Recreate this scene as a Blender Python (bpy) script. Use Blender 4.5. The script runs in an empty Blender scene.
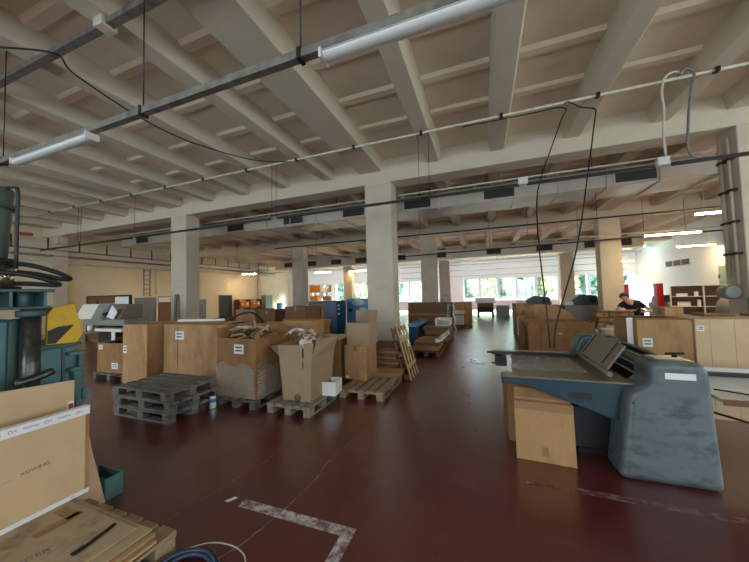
import bpy, math, random
from mathutils import Vector, Matrix, Euler
random.seed(11)
S = bpy.context.scene
COL = S.collection
PI = math.pi
R = math.radians

# ---------------------------------------------------------------- mesh helper
class MB:
    """collects shapes; build() links them as ONE mesh object"""
    def __init__(self, origin=None):
        self.v = []; self.f = []; self.sm = []
        self.o = Vector(origin) if origin is not None else Vector((0, 0, 0))
    def add(self, verts, faces, M=None, smooth=False):
        n = len(self.v)
        for p in verts:
            p = Vector(p)
            if M is not None: p = M @ p
            self.v.append(p - self.o)
        for fc in faces:
            self.f.append([i + n for i in fc]); self.sm.append(smooth)
        return self
    def box(self, x0, x1, y0, y1, z0, z1, M=None):
        if x0 > x1: x0, x1 = x1, x0
        if y0 > y1: y0, y1 = y1, y0
        if z0 > z1: z0, z1 = z1, z0
        v = [(x0, y0, z0), (x1, y0, z0), (x1, y1, z0), (x0, y1, z0), (x0, y0, z1), (x1, y0, z1), (x1, y1, z1), (x0, y1, z1)]
        return self.add(v, [(0, 3, 2, 1), (4, 5, 6, 7), (0, 1, 5, 4), (1, 2, 6, 5), (2, 3, 7, 6), (3, 0, 4, 7)], M)
    def cyl(self, p0, p1, r, n=12, r2=None, M=None):
        p0 = Vector(p0); p1 = Vector(p1); r2 = r if r2 is None else r2
        d = (p1 - p0).normalized()
        a = d.orthogonal().normalized(); b = d.cross(a)
        v = []
        for p, rr in ((p0, r), (p1, r2)):
            for i in range(n):
                t = 2 * PI * i / n
                v.append(p + (a * math.cos(t) + b * math.sin(t)) * rr)
        sides = [(i, (i + 1) % n, n + (i + 1) % n, n + i) for i in range(n)]
        self.add(v, sides, M, True)
        k = len(self.v) - 2 * n
        self.f.append([k + i for i in reversed(range(n))]); self.sm.append(False)
        self.f.append([k + n + i for i in range(n)]); self.sm.append(False)
        return self
    def tube(self, path, r, n=8, sub=6, closed=False, M=None):
        P = [Vector(p) for p in path]
        if sub > 1 and len(P) > 2:
            Q = []
            m = len(P)
            for i in range(m if closed else m - 1):
                a = P[(i - 1) % m] if (closed or i > 0) else P[0] * 2 - P[1]
                b = P[i]; c = P[(i + 1) % m]
                d = P[(i + 2) % m] if (closed or i + 2 < m) else P[-1] * 2 - P[-2]
                for k in range(sub):
                    t = k / sub
                    Q.append(0.5 * ((2 * b) + (c - a) * t + (2 * a - 5 * b + 4 * c - d) * t * t + (3 * b - a - 3 * c + d) * t ** 3))
            if not closed: Q.append(P[-1])
            P = Q
        m = len(P); v = []
        T = [(P[min(i + 1, m - 1)] - P[max(i - 1, 0)]).normalized() for i in range(m)]
        a = T[0].orthogonal().normalized()
        for i in range(m):
            a = (a - T[i] * a.dot(T[i]))
            a = a.normalized() if a.length > 1e-6 else T[i].orthogonal().normalized()
            b = T[i].cross(a)
            for k in range(n):
                t = 2 * PI * k / n
                v.append(P[i] + (a * math.cos(t) + b * math.sin(t)) * r)
        f = []
        for i in range(m if closed else m - 1):
            j = (i + 1) % m
            for k in range(n):
                f.append((i * n + k, i * n + (k + 1) % n, j * n + (k + 1) % n, j * n + k))
        if not closed:
            f.append(tuple(reversed(range(n)))); f.append(tuple((m - 1) * n + k for k in range(n)))
        return self.add(v, f, M, True)
    def prism(self, poly, axis, a, b, M=None):
        """polygon in the plane across axis, pulled from a to b. x: (y,z)  y: (x,z)  z: (x,y)"""
        mk = {'x': lambda p, c: (c, p[0], p[1]), 'y': lambda p, c: (p[0], c, p[1]), 'z': lambda p, c: (p[0], p[1], c)}[axis]
        n = len(poly)
        area = sum(poly[i][0] * poly[(i + 1) % n][1] - poly[(i + 1) % n][0] * poly[i][1] for i in range(n))
        pl = list(poly) if area > 0 else list(reversed(poly))
        flip = (axis == 'y')
        v = [mk(p, a) for p in pl] + [mk(p, b) for p in pl]
        f = [tuple(reversed(range(n))), tuple(range(n, 2 * n))] + [(i, (i + 1) % n, n + (i + 1) % n, n + i) for i in range(n)]
        if flip != (a > b): f = [tuple(reversed(q)) for q in f]
        return self.add(v, f, M)
    def lathe(self, prof, n=20, M=None):
        v = []; m = len(prof)
        for r, z in prof:
            for k in range(n):
                t = 2 * PI * k / n
                v.append((r * math.cos(t), r * math.sin(t), z))
        f = []
        for i in range(m - 1):
            for k in range(n):
                f.append((i * n + k, i * n + (k + 1) % n, (i + 1) * n + (k + 1) % n, (i + 1) * n + k))
        f.append(tuple(reversed(range(n)))); f.append(tuple((m - 1) * n + k for k in range(n)))
        return self.add(v, f, M, True)
    def grid(self, fn, nu, nv, th=0.0, smooth=True):
        """surface fn(u,v) with a thickness th along z or its own normal"""
        P = [[Vector(fn(i / nu, j / nv)) for j in range(nv + 1)] for i in range(nu + 1)]
        def nor(i, j):
            a = P[min(i + 1, nu)][j] - P[max(i - 1, 0)][j]; b = P[i][min(j + 1, nv)] - P[i][max(j - 1, 0)]
            c = a.cross(b); return c.normalized() if c.length > 1e-9 else Vector((0, 0, 1))
        v = [P[i][j] for i in range(nu + 1) for j in range(nv + 1)]
        N = len(v); w = nv + 1
        f = [(i * w + j, (i + 1) * w + j, (i + 1) * w + j + 1, i * w + j + 1) for i in range(nu) for j in range(nv)]
        if th:
            v += [P[i][j] - nor(i, j) * th for i in range(nu + 1) for j in range(nv + 1)]
            f += [tuple(reversed([k + N for k in q])) for q in f[:nu * nv]]
            rim = [i * w for i in range(nu + 1)] + [nu * w + j for j in range(1, w)] + [i * w + nv for i in range(nu - 1, -1, -1)] + [j for j in range(nv - 1, 0, -1)]
            for k in range(len(rim)):
                a, b = rim[k], rim[(k + 1) % len(rim)]
                f.append((b, a, a + N, b + N))
        return self.add(v, f, None, smooth)
    def build(self, name, mat, parent=None, bevel=0.0, seg=1, loc=None):
        me = bpy.data.meshes.new(name)
        me.from_pydata([tuple(p) for p in self.v], [], self.f)
        me.polygons.foreach_set('use_smooth', self.sm)
        me.update()
        if mat is not None: me.materials.append(mat)
        o = bpy.data.objects.new(name, me)
        COL.objects.link(o)
        if parent is not None: o.parent = parent
        if loc is not None: o.location = loc
        if bevel > 0:
            b = o.modifiers.new('bevel', 'BEVEL'); b.width = bevel; b.segments = seg
            b.limit_method = 'ANGLE'; b.angle_limit = R(35)
        return o

def tag(o, label=None, cat=None, group=None, kind=None):
    if label: o['label'] = label
    if cat: o['category'] = cat
    if group: o['group'] = group
    if kind: o['kind'] = kind
    return o

def thing(name, label, cat, loc=(0, 0, 0), rz=0.0, group=None):
    o = bpy.data.objects.new(name, None)
    o.empty_display_size = 0.1
    COL.objects.link(o)
    o.location = loc; o.rotation_euler = (0, 0, rz)
    return tag(o, label, cat, group)

KIDS = {}
def dup(root, loc, rz=0.0, label=None, group=None, skip=()):
    r = root.copy(); COL.objects.link(r); r.location = loc; r.rotation_euler = (0, 0, rz)
    if label: r['label'] = label
    if group: r['group'] = group
    for ch in [o for o in COL.objects if o.parent == root]:
        if ch.name.split('.')[0] in skip: continue
        c = ch.copy(); COL.objects.link(c); c.parent = r
        for g in [o for o in COL.objects if o.parent == ch]:
            d = g.copy(); COL.objects.link(d); d.parent = c
    return r

def struct(o):
    o['kind'] = 'structure'
    return o

def text(name, s, size, mat, parent, M, align='CENTER', ext=0.0006):
    cu = bpy.data.curves.new(name, 'FONT'); cu.body = s; cu.size = size
    cu.align_x = align; cu.align_y = 'CENTER'; cu.extrude = ext; cu.resolution_u = 2
    t = bpy.data.objects.new(name, cu); COL.objects.link(t)
    dg = bpy.context.evaluated_depsgraph_get()
    me = bpy.data.meshes.new_from_object(t.evaluated_get(dg))
    bpy.data.objects.remove(t)
    me.materials.clear(); me.materials.append(mat)
    o = bpy.data.objects.new(name, me); COL.objects.link(o)
    if parent is not None: o.parent = parent
    o.matrix_local = M
    return o

# facing matrices: a flat sign whose local +Z looks along the given world direction
def face(loc, to='-y', roll=0.0):
    B = {'-y': Matrix(((1, 0, 0), (0, 0, -1), (0, 1, 0))), '+x': Matrix(((0, 0, 1), (1, 0, 0), (0, 1, 0))),
         '+z': Matrix.Identity(3), '-x': Matrix(((0, 0, -1), (-1, 0, 0), (0, 1, 0)))}[to]
    return Matrix.Translation(loc) @ B.to_4x4() @ Matrix.Rotation(roll, 4, 'Z')

# ---------------------------------------------------------------- materials
def lin(c):
    return tuple((x / 12.92 if x <= 0.04045 else ((x + 0.055) / 1.055) ** 2.4) for x in c) + (1,)

def mat(name, col, rough=0.6, metal=0.0, var=0.12, scale=4.0, bump=0.0, bscale=40.0, dirt=None, dscale=2.0, damt=0.5, spec=0.5, stretch=(1, 1, 1), coat=0.0):
    m = bpy.data.materials.new(name); m.use_nodes = True
    nt = m.node_tree; N = nt.nodes; L = nt.links
    b = N['Principled BSDF']
    b.inputs['Metallic'].default_value = metal
    b.inputs['Specular IOR Level'].default_value = spec
    b.inputs['Coat Weight'].default_value = coat
    tc = N.new('ShaderNodeTexCoord'); mp = N.new('ShaderNodeMapping'); mp.inputs['Scale'].default_value = stretch
    L.new(tc.outputs['Object'], mp.inputs['Vector'])
    no = N.new('ShaderNodeTexNoise'); no.inputs['Scale'].default_value = scale; no.inputs['Detail'].default_value = 5
    L.new(mp.outputs['Vector'], no.inputs['Vector'])
    c = lin(col)
    rp = N.new('ShaderNodeValToRGB')
    rp.color_ramp.elements[0].position = 0.3; rp.color_ramp.elements[1].position = 0.7
    rp.color_ramp.elements[0].color = tuple(x * (1 - var) for x in c[:3]) + (1,)
    rp.color_ramp.elements[1].color = tuple(min(1, x * (1 + var)) for x in c[:3]) + (1,)
    L.new(no.outputs['Fac'], rp.inputs['Fac'])
    out = rp.outputs['Color']
    if dirt is not None:
        n2 = N.new('ShaderNodeTexNoise'); n2.inputs['Scale'].default_value = dscale; n2.inputs['Detail'].default_value = 8; n2.inputs['Roughness'].default_value = 0.7
        L.new(mp.outputs['Vector'], n2.inputs['Vector'])
        r2 = N.new('ShaderNodeValToRGB'); r2.color_ramp.elements[0].position = 0.5; r2.color_ramp.elements[1].position = 0.68
        r2.color_ramp.elements[1].color = (damt, damt, damt, 1)
        L.new(n2.outputs['Fac'], r2.inputs['Fac'])
        mx = N.new('ShaderNodeMixRGB'); mx.inputs['Color2'].default_value = lin(dirt)
        L.new(r2.outputs['Color'], mx.inputs['Fac']); L.new(out, mx.inputs['Color1'])
        out = mx.outputs['Color']
    L.new(out, b.inputs['Base Color'])
    rr = N.new('ShaderNodeMapRange'); rr.inputs['To Min'].default_value = max(0.03, rough - 0.1); rr.inputs['To Max'].default_value = min(1, rough + 0.1)
    L.new(no.outputs['Fac'], rr.inputs['Value']); L.new(rr.outputs['Result'], b.inputs['Roughness'])
    if bump > 0:
        n3 = N.new('ShaderNodeTexNoise'); n3.inputs['Scale'].default_value = bscale; n3.inputs['Detail'].default_value = 4
        L.new(mp.outputs['Vector'], n3.inputs['Vector'])
        bm = N.new('ShaderNodeBump'); bm.inputs['Strength'].default_value = bump; bm.inputs['Distance'].default_value = 0.02
        L.new(n3.outputs['Fac'], bm.inputs['Height']); L.new(bm.outputs['Normal'], b.inputs['Normal'])
    return m

def emit(name, col, s):
    m = bpy.data.materials.new(name); m.use_nodes = True
    b = m.node_tree.nodes['Principled BSDF']
    b.inputs['Base Color'].default_value = lin((0.9, 0.9, 0.9))
    b.inputs['Emission Color'].default_value = lin(col); b.inputs['Emission Strength'].default_value = s
    return m

def floor_mat():
    m = bpy.data.materials.new('red_floor_paint'); m.use_nodes = True
    nt = m.node_tree; N = nt.nodes; L = nt.links; b = N['Principled BSDF']
    tc = N.new('ShaderNodeTexCoord')
    def noise(sc, det=6, ro=0.6, st=None):
        n = N.new('ShaderNodeTexNoise'); n.inputs['Scale'].default_value = sc; n.inputs['Detail'].default_value = det; n.inputs['Roughness'].default_value = ro
        if st:
            mp = N.new('ShaderNodeMapping'); mp.inputs['Scale'].default_value = st; L.new(tc.outputs['Object'], mp.inputs['Vector']); L.new(mp.outputs['Vector'], n.inputs['Vector'])
        else: L.new(tc.outputs['Object'], n.inputs['Vector'])
        return n
    def ramp(src, p0, c0, p1, c1):
        r = N.new('ShaderNodeValToRGB'); r.color_ramp.elements[0].position = p0; r.color_ramp.elements[1].position = p1
        r.color_ramp.elements[0].color = c0; r.color_ramp.elements[1].color = c1; L.new(src, r.inputs['Fac']); return r.outputs['Color']
    base = ramp(noise(0.6, 6).outputs['Fac'], 0.3, lin((0.315, 0.088, 0.082)), 0.72, lin((0.385, 0.125, 0.115)))
    wear = ramp(noise(2.3, 10, 0.75).outputs['Fac'], 0.52, (0, 0, 0, 1), 0.78, (0.35, 0.35, 0.35, 1))
    mx = N.new('ShaderNodeMixRGB'); mx.inputs['Color2'].default_value = lin((0.5, 0.33, 0.3)); L.new(wear, mx.inputs['Fac']); L.new(base, mx.inputs['Color1'])
    sc = ramp(noise(7, 10, 0.8, (1, 0.12, 1)).outputs['Fac'], 0.66, (0, 0, 0, 1), 0.8, (0.1, 0.1, 0.1, 1))
    m2 = N.new('ShaderNodeMixRGB'); m2.inputs['Color2'].default_value = lin((0.62, 0.5, 0.46)); L.new(sc, m2.inputs['Fac']); L.new(mx.outputs['Color'], m2.inputs['Color1'])
    dk = ramp(noise(1.4, 8, 0.7).outputs['Fac'], 0.55, (0, 0, 0, 1), 0.75, (0.5, 0.5, 0.5, 1))
    m3 = N.new('ShaderNodeMixRGB'); m3.inputs['Color2'].default_value = lin((0.2, 0.08, 0.08)); L.new(dk, m3.inputs['Fac']); L.new(m2.outputs['Color'], m3.inputs['Color1'])
    L.new(m3.outputs['Color'], b.inputs['Base Color'])
    rr = N.new('ShaderNodeMapRange'); rr.inputs['To Min'].default_value = 0.2; rr.inputs['To Max'].default_value = 0.4; b.inputs['Coat Weight'].default_value = 1.0; b.inputs['Coat Roughness'].default_value = 0.25; b.inputs['Coat IOR'].default_value = 1.75
    L.new(noise(1.1, 8, 0.7).outputs['Fac'], rr.inputs['Value']); L.new(rr.outputs['Result'], b.inputs['Roughness'])
    bm = N.new('ShaderNodeBump'); bm.inputs['Strength'].default_value = 0.05; bm.inputs['Distance'].default_value = 0.02
    L.new(noise(3, 5).outputs['Fac'], bm.inputs['Height']); L.new(bm.outputs['Normal'], b.inputs['Normal'])
    return m

def worn_mat(name, col, under, lo=0.42, hi=0.6):
    """flaking paint: two colours split by noise"""
    m = bpy.data.materials.new(name); m.use_nodes = True
    nt = m.node_tree; N = nt.nodes; L = nt.links; b = N['Principled BSDF']
    tc = N.new('ShaderNodeTexCoord'); n = N.new('ShaderNodeTexNoise'); n.inputs['Scale'].default_value = 14; n.inputs['Detail'].default_value = 10; n.inputs['Roughness'].default_value = 0.75
    L.new(tc.outputs['Object'], n.inputs['Vector'])
    r = N.new('ShaderNodeValToRGB'); r.color_ramp.elements[0].position = lo; r.color_ramp.elements[1].position = hi
    r.color_ramp.elements[0].color = lin(under); r.color_ramp.elements[1].color = lin(col)
    L.new(n.outputs['Fac'], r.inputs['Fac']); L.new(r.outputs['Color'], b.inputs['Base Color'])
    b.inputs['Roughness'].default_value = 0.5
    return m

def glass_mat():
    m = bpy.data.materials.new('window_glass'); m.use_nodes = True
    nt = m.node_tree; N = nt.nodes; L = nt.links
    for n in list(N): N.remove(n)
    o = N.new('ShaderNodeOutputMaterial'); t = N.new('ShaderNodeBsdfTransparent'); g = N.new('ShaderNodeBsdfGlossy'); g.inputs['Roughness'].default_value = 0.05
    t.inputs['Color'].default_value = (0.94, 0.97, 0.96, 1)
    x = N.new('ShaderNodeMixShader'); x.inputs['Fac'].default_value = 0.06
    L.new(t.outputs[0], x.inputs[1]); L.new(g.outputs[0], x.inputs[2]); L.new(x.outputs[0], o.inputs['Surface'])
    return m

def film_mat(name, alpha, col, rough=0.25):
    m = bpy.data.materials.new(name); m.use_nodes = True
    nt = m.node_tree; N = nt.nodes; L = nt.links; b = N['Principled BSDF']
    b.inputs['Base Color'].default_value = lin(col); b.inputs['Roughness'].default_value = rough
    tc = N.new('ShaderNodeTexCoord'); n = N.new('ShaderNodeTexNoise'); n.inputs['Scale'].default_value = 9; n.inputs['Detail'].default_value = 8
    mp = N.new('ShaderNodeMapping'); mp.inputs['Scale'].default_value = (1, 1, 3)
    L.new(tc.outputs['Object'], mp.inputs['Vector']); L.new(mp.outputs['Vector'], n.inputs['Vector'])
    r = N.new('ShaderNodeMapRange'); r.inputs['From Min'].default_value = 0.3; r.inputs['From Max'].default_value = 0.7
    r.inputs['To Min'].default_value = alpha * 0.75; r.inputs['To Max'].default_value = min(1, alpha * 1.25)
    L.new(n.outputs['Fac'], r.inputs['Value']); L.new(r.outputs['Result'], b.inputs['Alpha'])
    bm = N.new('ShaderNodeBump'); bm.inputs['Strength'].default_value = 0.35; bm.inputs['Distance'].default_value = 0.02
    L.new(n.outputs['Fac'], bm.inputs['Height']); L.new(bm.outputs['Normal'], b.inputs['Normal'])
    return m

M = {}
M['floor'] = floor_mat()
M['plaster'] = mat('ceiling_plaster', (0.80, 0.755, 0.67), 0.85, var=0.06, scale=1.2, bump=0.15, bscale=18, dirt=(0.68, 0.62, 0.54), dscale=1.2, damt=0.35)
M['slab'] = mat('slab_plaster_lightened', (0.92, 0.855, 0.75), 0.9, var=0.05, scale=1.0, bump=0.1, dirt=(0.82, 0.74, 0.62), dscale=0.8, damt=0.4)  # same paint as the ribs, lightened to offset the shade between them
M['wall'] = mat('wall_paint', (0.86, 0.8, 0.69), 0.8, var=0.04, scale=0.6, dirt=(0.7, 0.63, 0.52), dscale=0.7, damt=0.25)
M['white_wall'] = mat('white_wall_paint', (0.86, 0.88, 0.885), 0.8, var=0.03, scale=0.6)
M['column'] = mat('column_paint', (0.785, 0.735, 0.655), 0.75, var=0.05, scale=1.5, dirt=(0.66, 0.61, 0.54), dscale=1.4, damt=0.3)
M['column_low'] = mat('column_base_paint', (0.73, 0.7, 0.64), 0.6, var=0.05, scale=2)
M['duct'] = mat('duct_sheet', (0.74, 0.71, 0.65), 0.4, 0.35, var=0.08, scale=1.5)
M['grille'] = mat('grille_dark', (0.16, 0.15, 0.13), 0.6, var=0.2)
M['galv'] = mat('galvanised_steel', (0.5, 0.49, 0.46), 0.5, 0.3, var=0.25, scale=6, dirt=(0.25, 0.24, 0.22), dscale=5, damt=0.7)
M['dark_steel'] = mat('dark_steel', (0.2, 0.19, 0.18), 0.45, 0.6, var=0.25, scale=5)
M['pipe_white'] = mat('white_pipe_paint', (0.8, 0.77, 0.7), 0.5, var=0.1, scale=3, dirt=(0.4, 0.36, 0.3), dscale=6, damt=0.5)
M['black'] = mat('black_rubber', (0.06, 0.06, 0.06), 0.5, var=0.2)
M['tube_off'] = mat('unlit_tube_diffuser', (0.84, 0.84, 0.83), 0.3, var=0.03)
M['tube_on'] = emit('lit_tube', (1.0, 0.87, 0.64), 100.0)
M['tube_cool'] = emit('lit_cool_tube', (0.80, 0.92, 1.0), 46.0)
M['lamp_body'] = mat('lamp_housing', (0.82, 0.81, 0.78), 0.45, var=0.05)
M['card'] = mat('cardboard_tan', (0.67, 0.515, 0.35), 0.85, var=0.12, scale=5, dirt=(0.46, 0.32, 0.2), dscale=3.0, damt=0.6, stretch=(1, 1, 0.4))
M['card_b'] = mat('cardboard_brown', (0.58, 0.42, 0.265), 0.85, var=0.14, scale=5, dirt=(0.38, 0.26, 0.16), dscale=3, damt=0.6, stretch=(1, 1, 0.4))
M['card_l'] = mat('cardboard_light', (0.80, 0.685, 0.54), 0.85, var=0.05, scale=3, dirt=(0.66, 0.52, 0.37), dscale=2, damt=0.25)
M['card_g'] = mat('cardboard_greyish', (0.62, 0.53, 0.42), 0.85, var=0.06, scale=3, dirt=(0.47, 0.38, 0.28), dscale=2.4, damt=0.35)
M['card_in'] = mat('cardboard_dark', (0.44, 0.31, 0.2), 0.9, var=0.1, scale=3)
M['card_dirty'] = mat('cardboard_dirty', (0.66, 0.57, 0.45), 0.85, var=0.1, scale=3, dirt=(0.36, 0.29, 0.22), dscale=3.4, damt=0.75)
M['tape'] = mat('packing_tape', (0.55, 0.41, 0.25), 0.35, var=0.06)
M['tape_white'] = mat('white_printed_tape', (0.9, 0.9, 0.92), 0.35, var=0.03)
M['paper'] = mat('white_paper', (0.88, 0.88, 0.87), 0.7, var=0.03)
M['scrap'] = mat('scrap_paper', (0.72, 0.64, 0.53), 0.8, var=0.15, scale=8)
M['ink'] = mat('black_ink', (0.1, 0.1, 0.1), 0.7, var=0.1)
M['ink_red'] = mat('red_ink', (0.72, 0.13, 0.14), 0.6, var=0.08)
M['ink_brown'] = mat('brown_red_ink', (0.5, 0.2, 0.14), 0.7, var=0.15)
M['ink_grey'] = mat('grey_ink', (0.4, 0.38, 0.4), 0.7, var=0.1)
M['wood_pale_grey'] = mat('greyed_pallet_wood', (0.54, 0.5, 0.44), 0.88, var=0.2, scale=6, stretch=(1, 0.25, 1), dirt=(0.32, 0.29, 0.25), dscale=6, damt=0.7)
M['wood'] = mat('pallet_wood', (0.62, 0.53, 0.42), 0.85, var=0.2, scale=5, stretch=(1, 0.25, 1), dirt=(0.42, 0.34, 0.25), dscale=4, damt=0.5)
M['wood_grey'] = mat('weathered_pallet_wood', (0.44, 0.415, 0.38), 0.9, var=0.3, scale=5, stretch=(0.3, 1, 1), dirt=(0.2, 0.185, 0.16), dscale=7, damt=0.8)
M['wood_new'] = mat('pale_pallet_wood', (0.74, 0.63, 0.46), 0.85, var=0.12, scale=5, dirt=(0.56, 0.44, 0.3), dscale=4, damt=0.5)
M['wood_brown'] = mat('brown_wood', (0.42, 0.28, 0.17), 0.6, var=0.15, scale=4)
M['teal'] = mat('teal_machine_paint', (0.28, 0.43, 0.44), 0.42, var=0.1, scale=4, dirt=(0.2, 0.24, 0.23), dscale=3, damt=0.5)
M['teal_dark'] = mat('dark_teal_paint', (0.22, 0.31, 0.30), 0.45, var=0.15, scale=4, dirt=(0.14, 0.15, 0.14), dscale=3, damt=0.6)
M['green_grey'] = mat('green_grey_paint', (0.33, 0.4, 0.37), 0.5, var=0.12, scale=4, dirt=(0.22, 0.24, 0.22), dscale=3, damt=0.5)
M['oily'] = mat('oily_steel', (0.3, 0.31, 0.3), 0.3, 0.7, var=0.3, scale=7)
M['chrome'] = mat('polished_steel', (0.75, 0.72, 0.68), 0.2, 0.9, var=0.1)
M['yellow'] = mat('yellow_guard_paint', (0.83, 0.67, 0.12), 0.5, var=0.06, scale=5, dirt=(0.6, 0.47, 0.12), dscale=5, damt=0.5)
M['hazard'] = mat('black_stripe_paint', (0.13, 0.13, 0.14), 0.55, var=0.1)
M['machine_blue'] = mat('blue_machine_paint', (0.08, 0.21, 0.25), 0.4, var=0.12, scale=3, dirt=(0.07, 0.14, 0.18), dscale=3, damt=0.5)
M['machine_grey'] = mat('blue_grey_machine_paint', (0.35, 0.385, 0.395), 0.38, var=0.14, scale=3, dirt=(0.14, 0.14, 0.14), dscale=4.5, damt=0.75, stretch=(0.8, 1, 1.5))
M['table_steel'] = mat('worn_table_steel', (0.5, 0.46, 0.40), 0.32, 0.5, var=0.15, scale=3)
M['guard_brown'] = mat('grey_brown_plate', (0.46, 0.42, 0.35), 0.5, var=0.08, scale=4)
M['blue_cab'] = mat('dark_blue_cabinet', (0.07, 0.24, 0.37), 0.35, var=0.1)
M['blue_light'] = mat('light_blue_machine', (0.34, 0.54, 0.73), 0.35, var=0.1)
M['film'] = film_mat('stretch_film', 0.36, (0.78, 0.74, 0.69), 0.25)
M['film_dense'] = film_mat('crumpled_film', 0.8, (0.72, 0.69, 0.65), 0.3)
M['film_table'] = film_mat('clear_table_film', 0.3, (0.66, 0.62, 0.57), 0.2)
M['off_white'] = mat('off_white_enamel', (0.9, 0.88, 0.83), 0.4, var=0.04)
M['grey_enamel'] = mat('grey_enamel', (0.5, 0.5, 0.48), 0.45, var=0.06)
M['grey_green'] = mat('grey_green_enamel', (0.5, 0.55, 0.5), 0.45, var=0.06)
M['dark_green'] = mat('dark_green_enamel', (0.16, 0.27, 0.25), 0.4, var=0.15)
M['red_paint'] = mat('red_rack_paint', (0.7, 0.1, 0.1), 0.4, var=0.08)
M['orange'] = mat('orange_card', (0.85, 0.5, 0.18), 0.7, var=0.1)
M['melamine'] = mat('white_board', (0.83, 0.82, 0.79), 0.4, var=0.04)
M['frame_white'] = mat('white_window_frame', (0.82, 0.86, 0.88), 0.4, var=0.03)
M['glass'] = glass_mat()
M['leaf'] = mat('autumn_leaf', (0.78, 0.82, 0.68), 0.7, var=0.35, scale=1.5)
M['leaf_y'] = mat('yellow_leaf', (0.85, 0.84, 0.66), 0.7, var=0.3, scale=1.5)
M['leaf_g'] = mat('green_leaf', (0.68, 0.78, 0.74), 0.7, var=0.35, scale=1.5)
M['bark'] = mat('bark', (0.35, 0.28, 0.22), 0.9, var=0.2)
M['grass'] = mat('lawn', (0.4, 0.5, 0.25), 0.9, var=0.2)
M['mark'] = worn_mat('flaking_white_paint', (0.8, 0.79, 0.78), (0.42, 0.27, 0.25))
M['mark_faint'] = worn_mat('worn_line_paint', (0.6, 0.52, 0.5), (0.36, 0.16, 0.15), 0.46, 0.66)
M['skin'] = mat('skin', (0.82, 0.6, 0.48), 0.5, var=0.05)
M['shirt'] = mat('black_shirt', (0.07, 0.07, 0.08), 0.85, var=0.2)
M['trousers'] = mat('dark_trousers', (0.14, 0.15, 0.2), 0.85, var=0.15)
M['hair'] = mat('grey_brown_hair', (0.3, 0.25, 0.2), 0.7, var=0.3, scale=30)
M['blue_hose'] = mat('blue_hose', (0.2, 0.27, 0.37), 0.35, var=0.1)
# ================================================================= the setting
XL, XR, YF, YB = -22.0, 11.9, -7.0, 30.0
struct(MB().box(XL - .3, XR + .3, YF - .3, YB + .3, -0.2, 0).build('floor', M['floor']))
GIRD = [(-7.0, -6.6, 5.2), (0.05, 0.65, 5.2), (8.607, 9.2, 5.2), (16.85, 17.45, 5.03), (25.1, 25.7, 4.87)]
SLAB = [(-6.6, 0.05, 5.92), (0.65, 8.607, 5.92), (9.2, 16.85, 5.78), (17.45, 25.1, 5.6), (25.7, 30.0, 5.45)]
m = MB()
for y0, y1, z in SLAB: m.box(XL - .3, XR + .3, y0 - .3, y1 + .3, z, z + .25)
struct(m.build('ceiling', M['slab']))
for y0, y1, z in GIRD:
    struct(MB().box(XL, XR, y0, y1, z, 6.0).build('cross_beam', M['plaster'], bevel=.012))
for bi, (y0, y1, z) in enumerate(SLAB):
    if bi == 0: continue
    for k in range(-10, 9):
        wide = (k % 5 == 0)
        xc = -2.97 + 1.745 * k - (.22 if wide else .0)
        hw = .36 if wide else .165
        if xc - hw - .1 < XL or xc + hw + .1 > XR: continue
        p = [(xc - hw, z - .35), (xc + hw, z - .35), (xc + hw + .09, z + .01), (xc - hw - .09, z + .01)]
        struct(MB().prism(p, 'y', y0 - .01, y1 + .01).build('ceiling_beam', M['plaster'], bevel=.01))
    # shallow purlins between the ribs
    n = 6
    for j in range(n):
        yy = y0 + (y1 - y0) * (j + .55) / n if bi != 1 else 1.1 + 1.13 * j + .02
        p = [(yy - .075, z - .05), (yy + .075, z - .05), (yy + .15, z + .01), (yy - .15, z + .01)]
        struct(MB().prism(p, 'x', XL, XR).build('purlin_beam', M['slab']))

def wall_open(name, axis, c0, c1, a0, a1, z1, holes, mt):
    """wall across axis between c0..c1, running a0..a1, holes = [(a,b,zlo,zhi)]"""
    m = MB()
    def bx(u0, u1, z0, z_):
        if u1 - u0 < 1e-4: return
        if axis == 'y': m.box(u0, u1, c0, c1, z0, z_)
        else: m.box(c0, c1, u0, u1, z0, z_)
    cur = a0
    for (u, w, lo, hi) in holes:
        bx(cur, u, 0, z1); bx(u, w, 0, lo); bx(u, w, hi, z1); cur = w
    bx(cur, a1, 0, z1)
    return struct(m.build(name, mt))

BACK = [(-18.9, -11.2, .88, 3.0), (-10.2, -4.1, .88, 3.0), (-1.85, 6.1, .88, 3.0), (7.0, 11.6, .88, 3.0)]
RIGHT = [(-6.0, 0.2, 1.0, 4.9), (1.0, 8.2, 1.0, 4.9)]
FRONT = [(-20.0, -11.0, 1.0, 4.9), (-9.0, 0.0, 1.0, 4.9), (3.6, 11.0, 1.0, 4.9)]  # first two openings are added to brighten the left boxes and wall
wall_open('wall_back', 'y', YB, YB + .3, XL - .3, XR + .3, 6, BACK, M['white_wall'])
wall_open('wall_right', 'x', XR, XR + .3, YF, YB, 6, RIGHT, M['white_wall'])
wall_open('wall_front', 'y', YF - .3, YF, XL - .3, XR + .3, 6, FRONT, M['wall'])
wall_open('wall_left', 'x', XL - .3, XL, YF, YB, 6, [], M['wall'])

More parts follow.
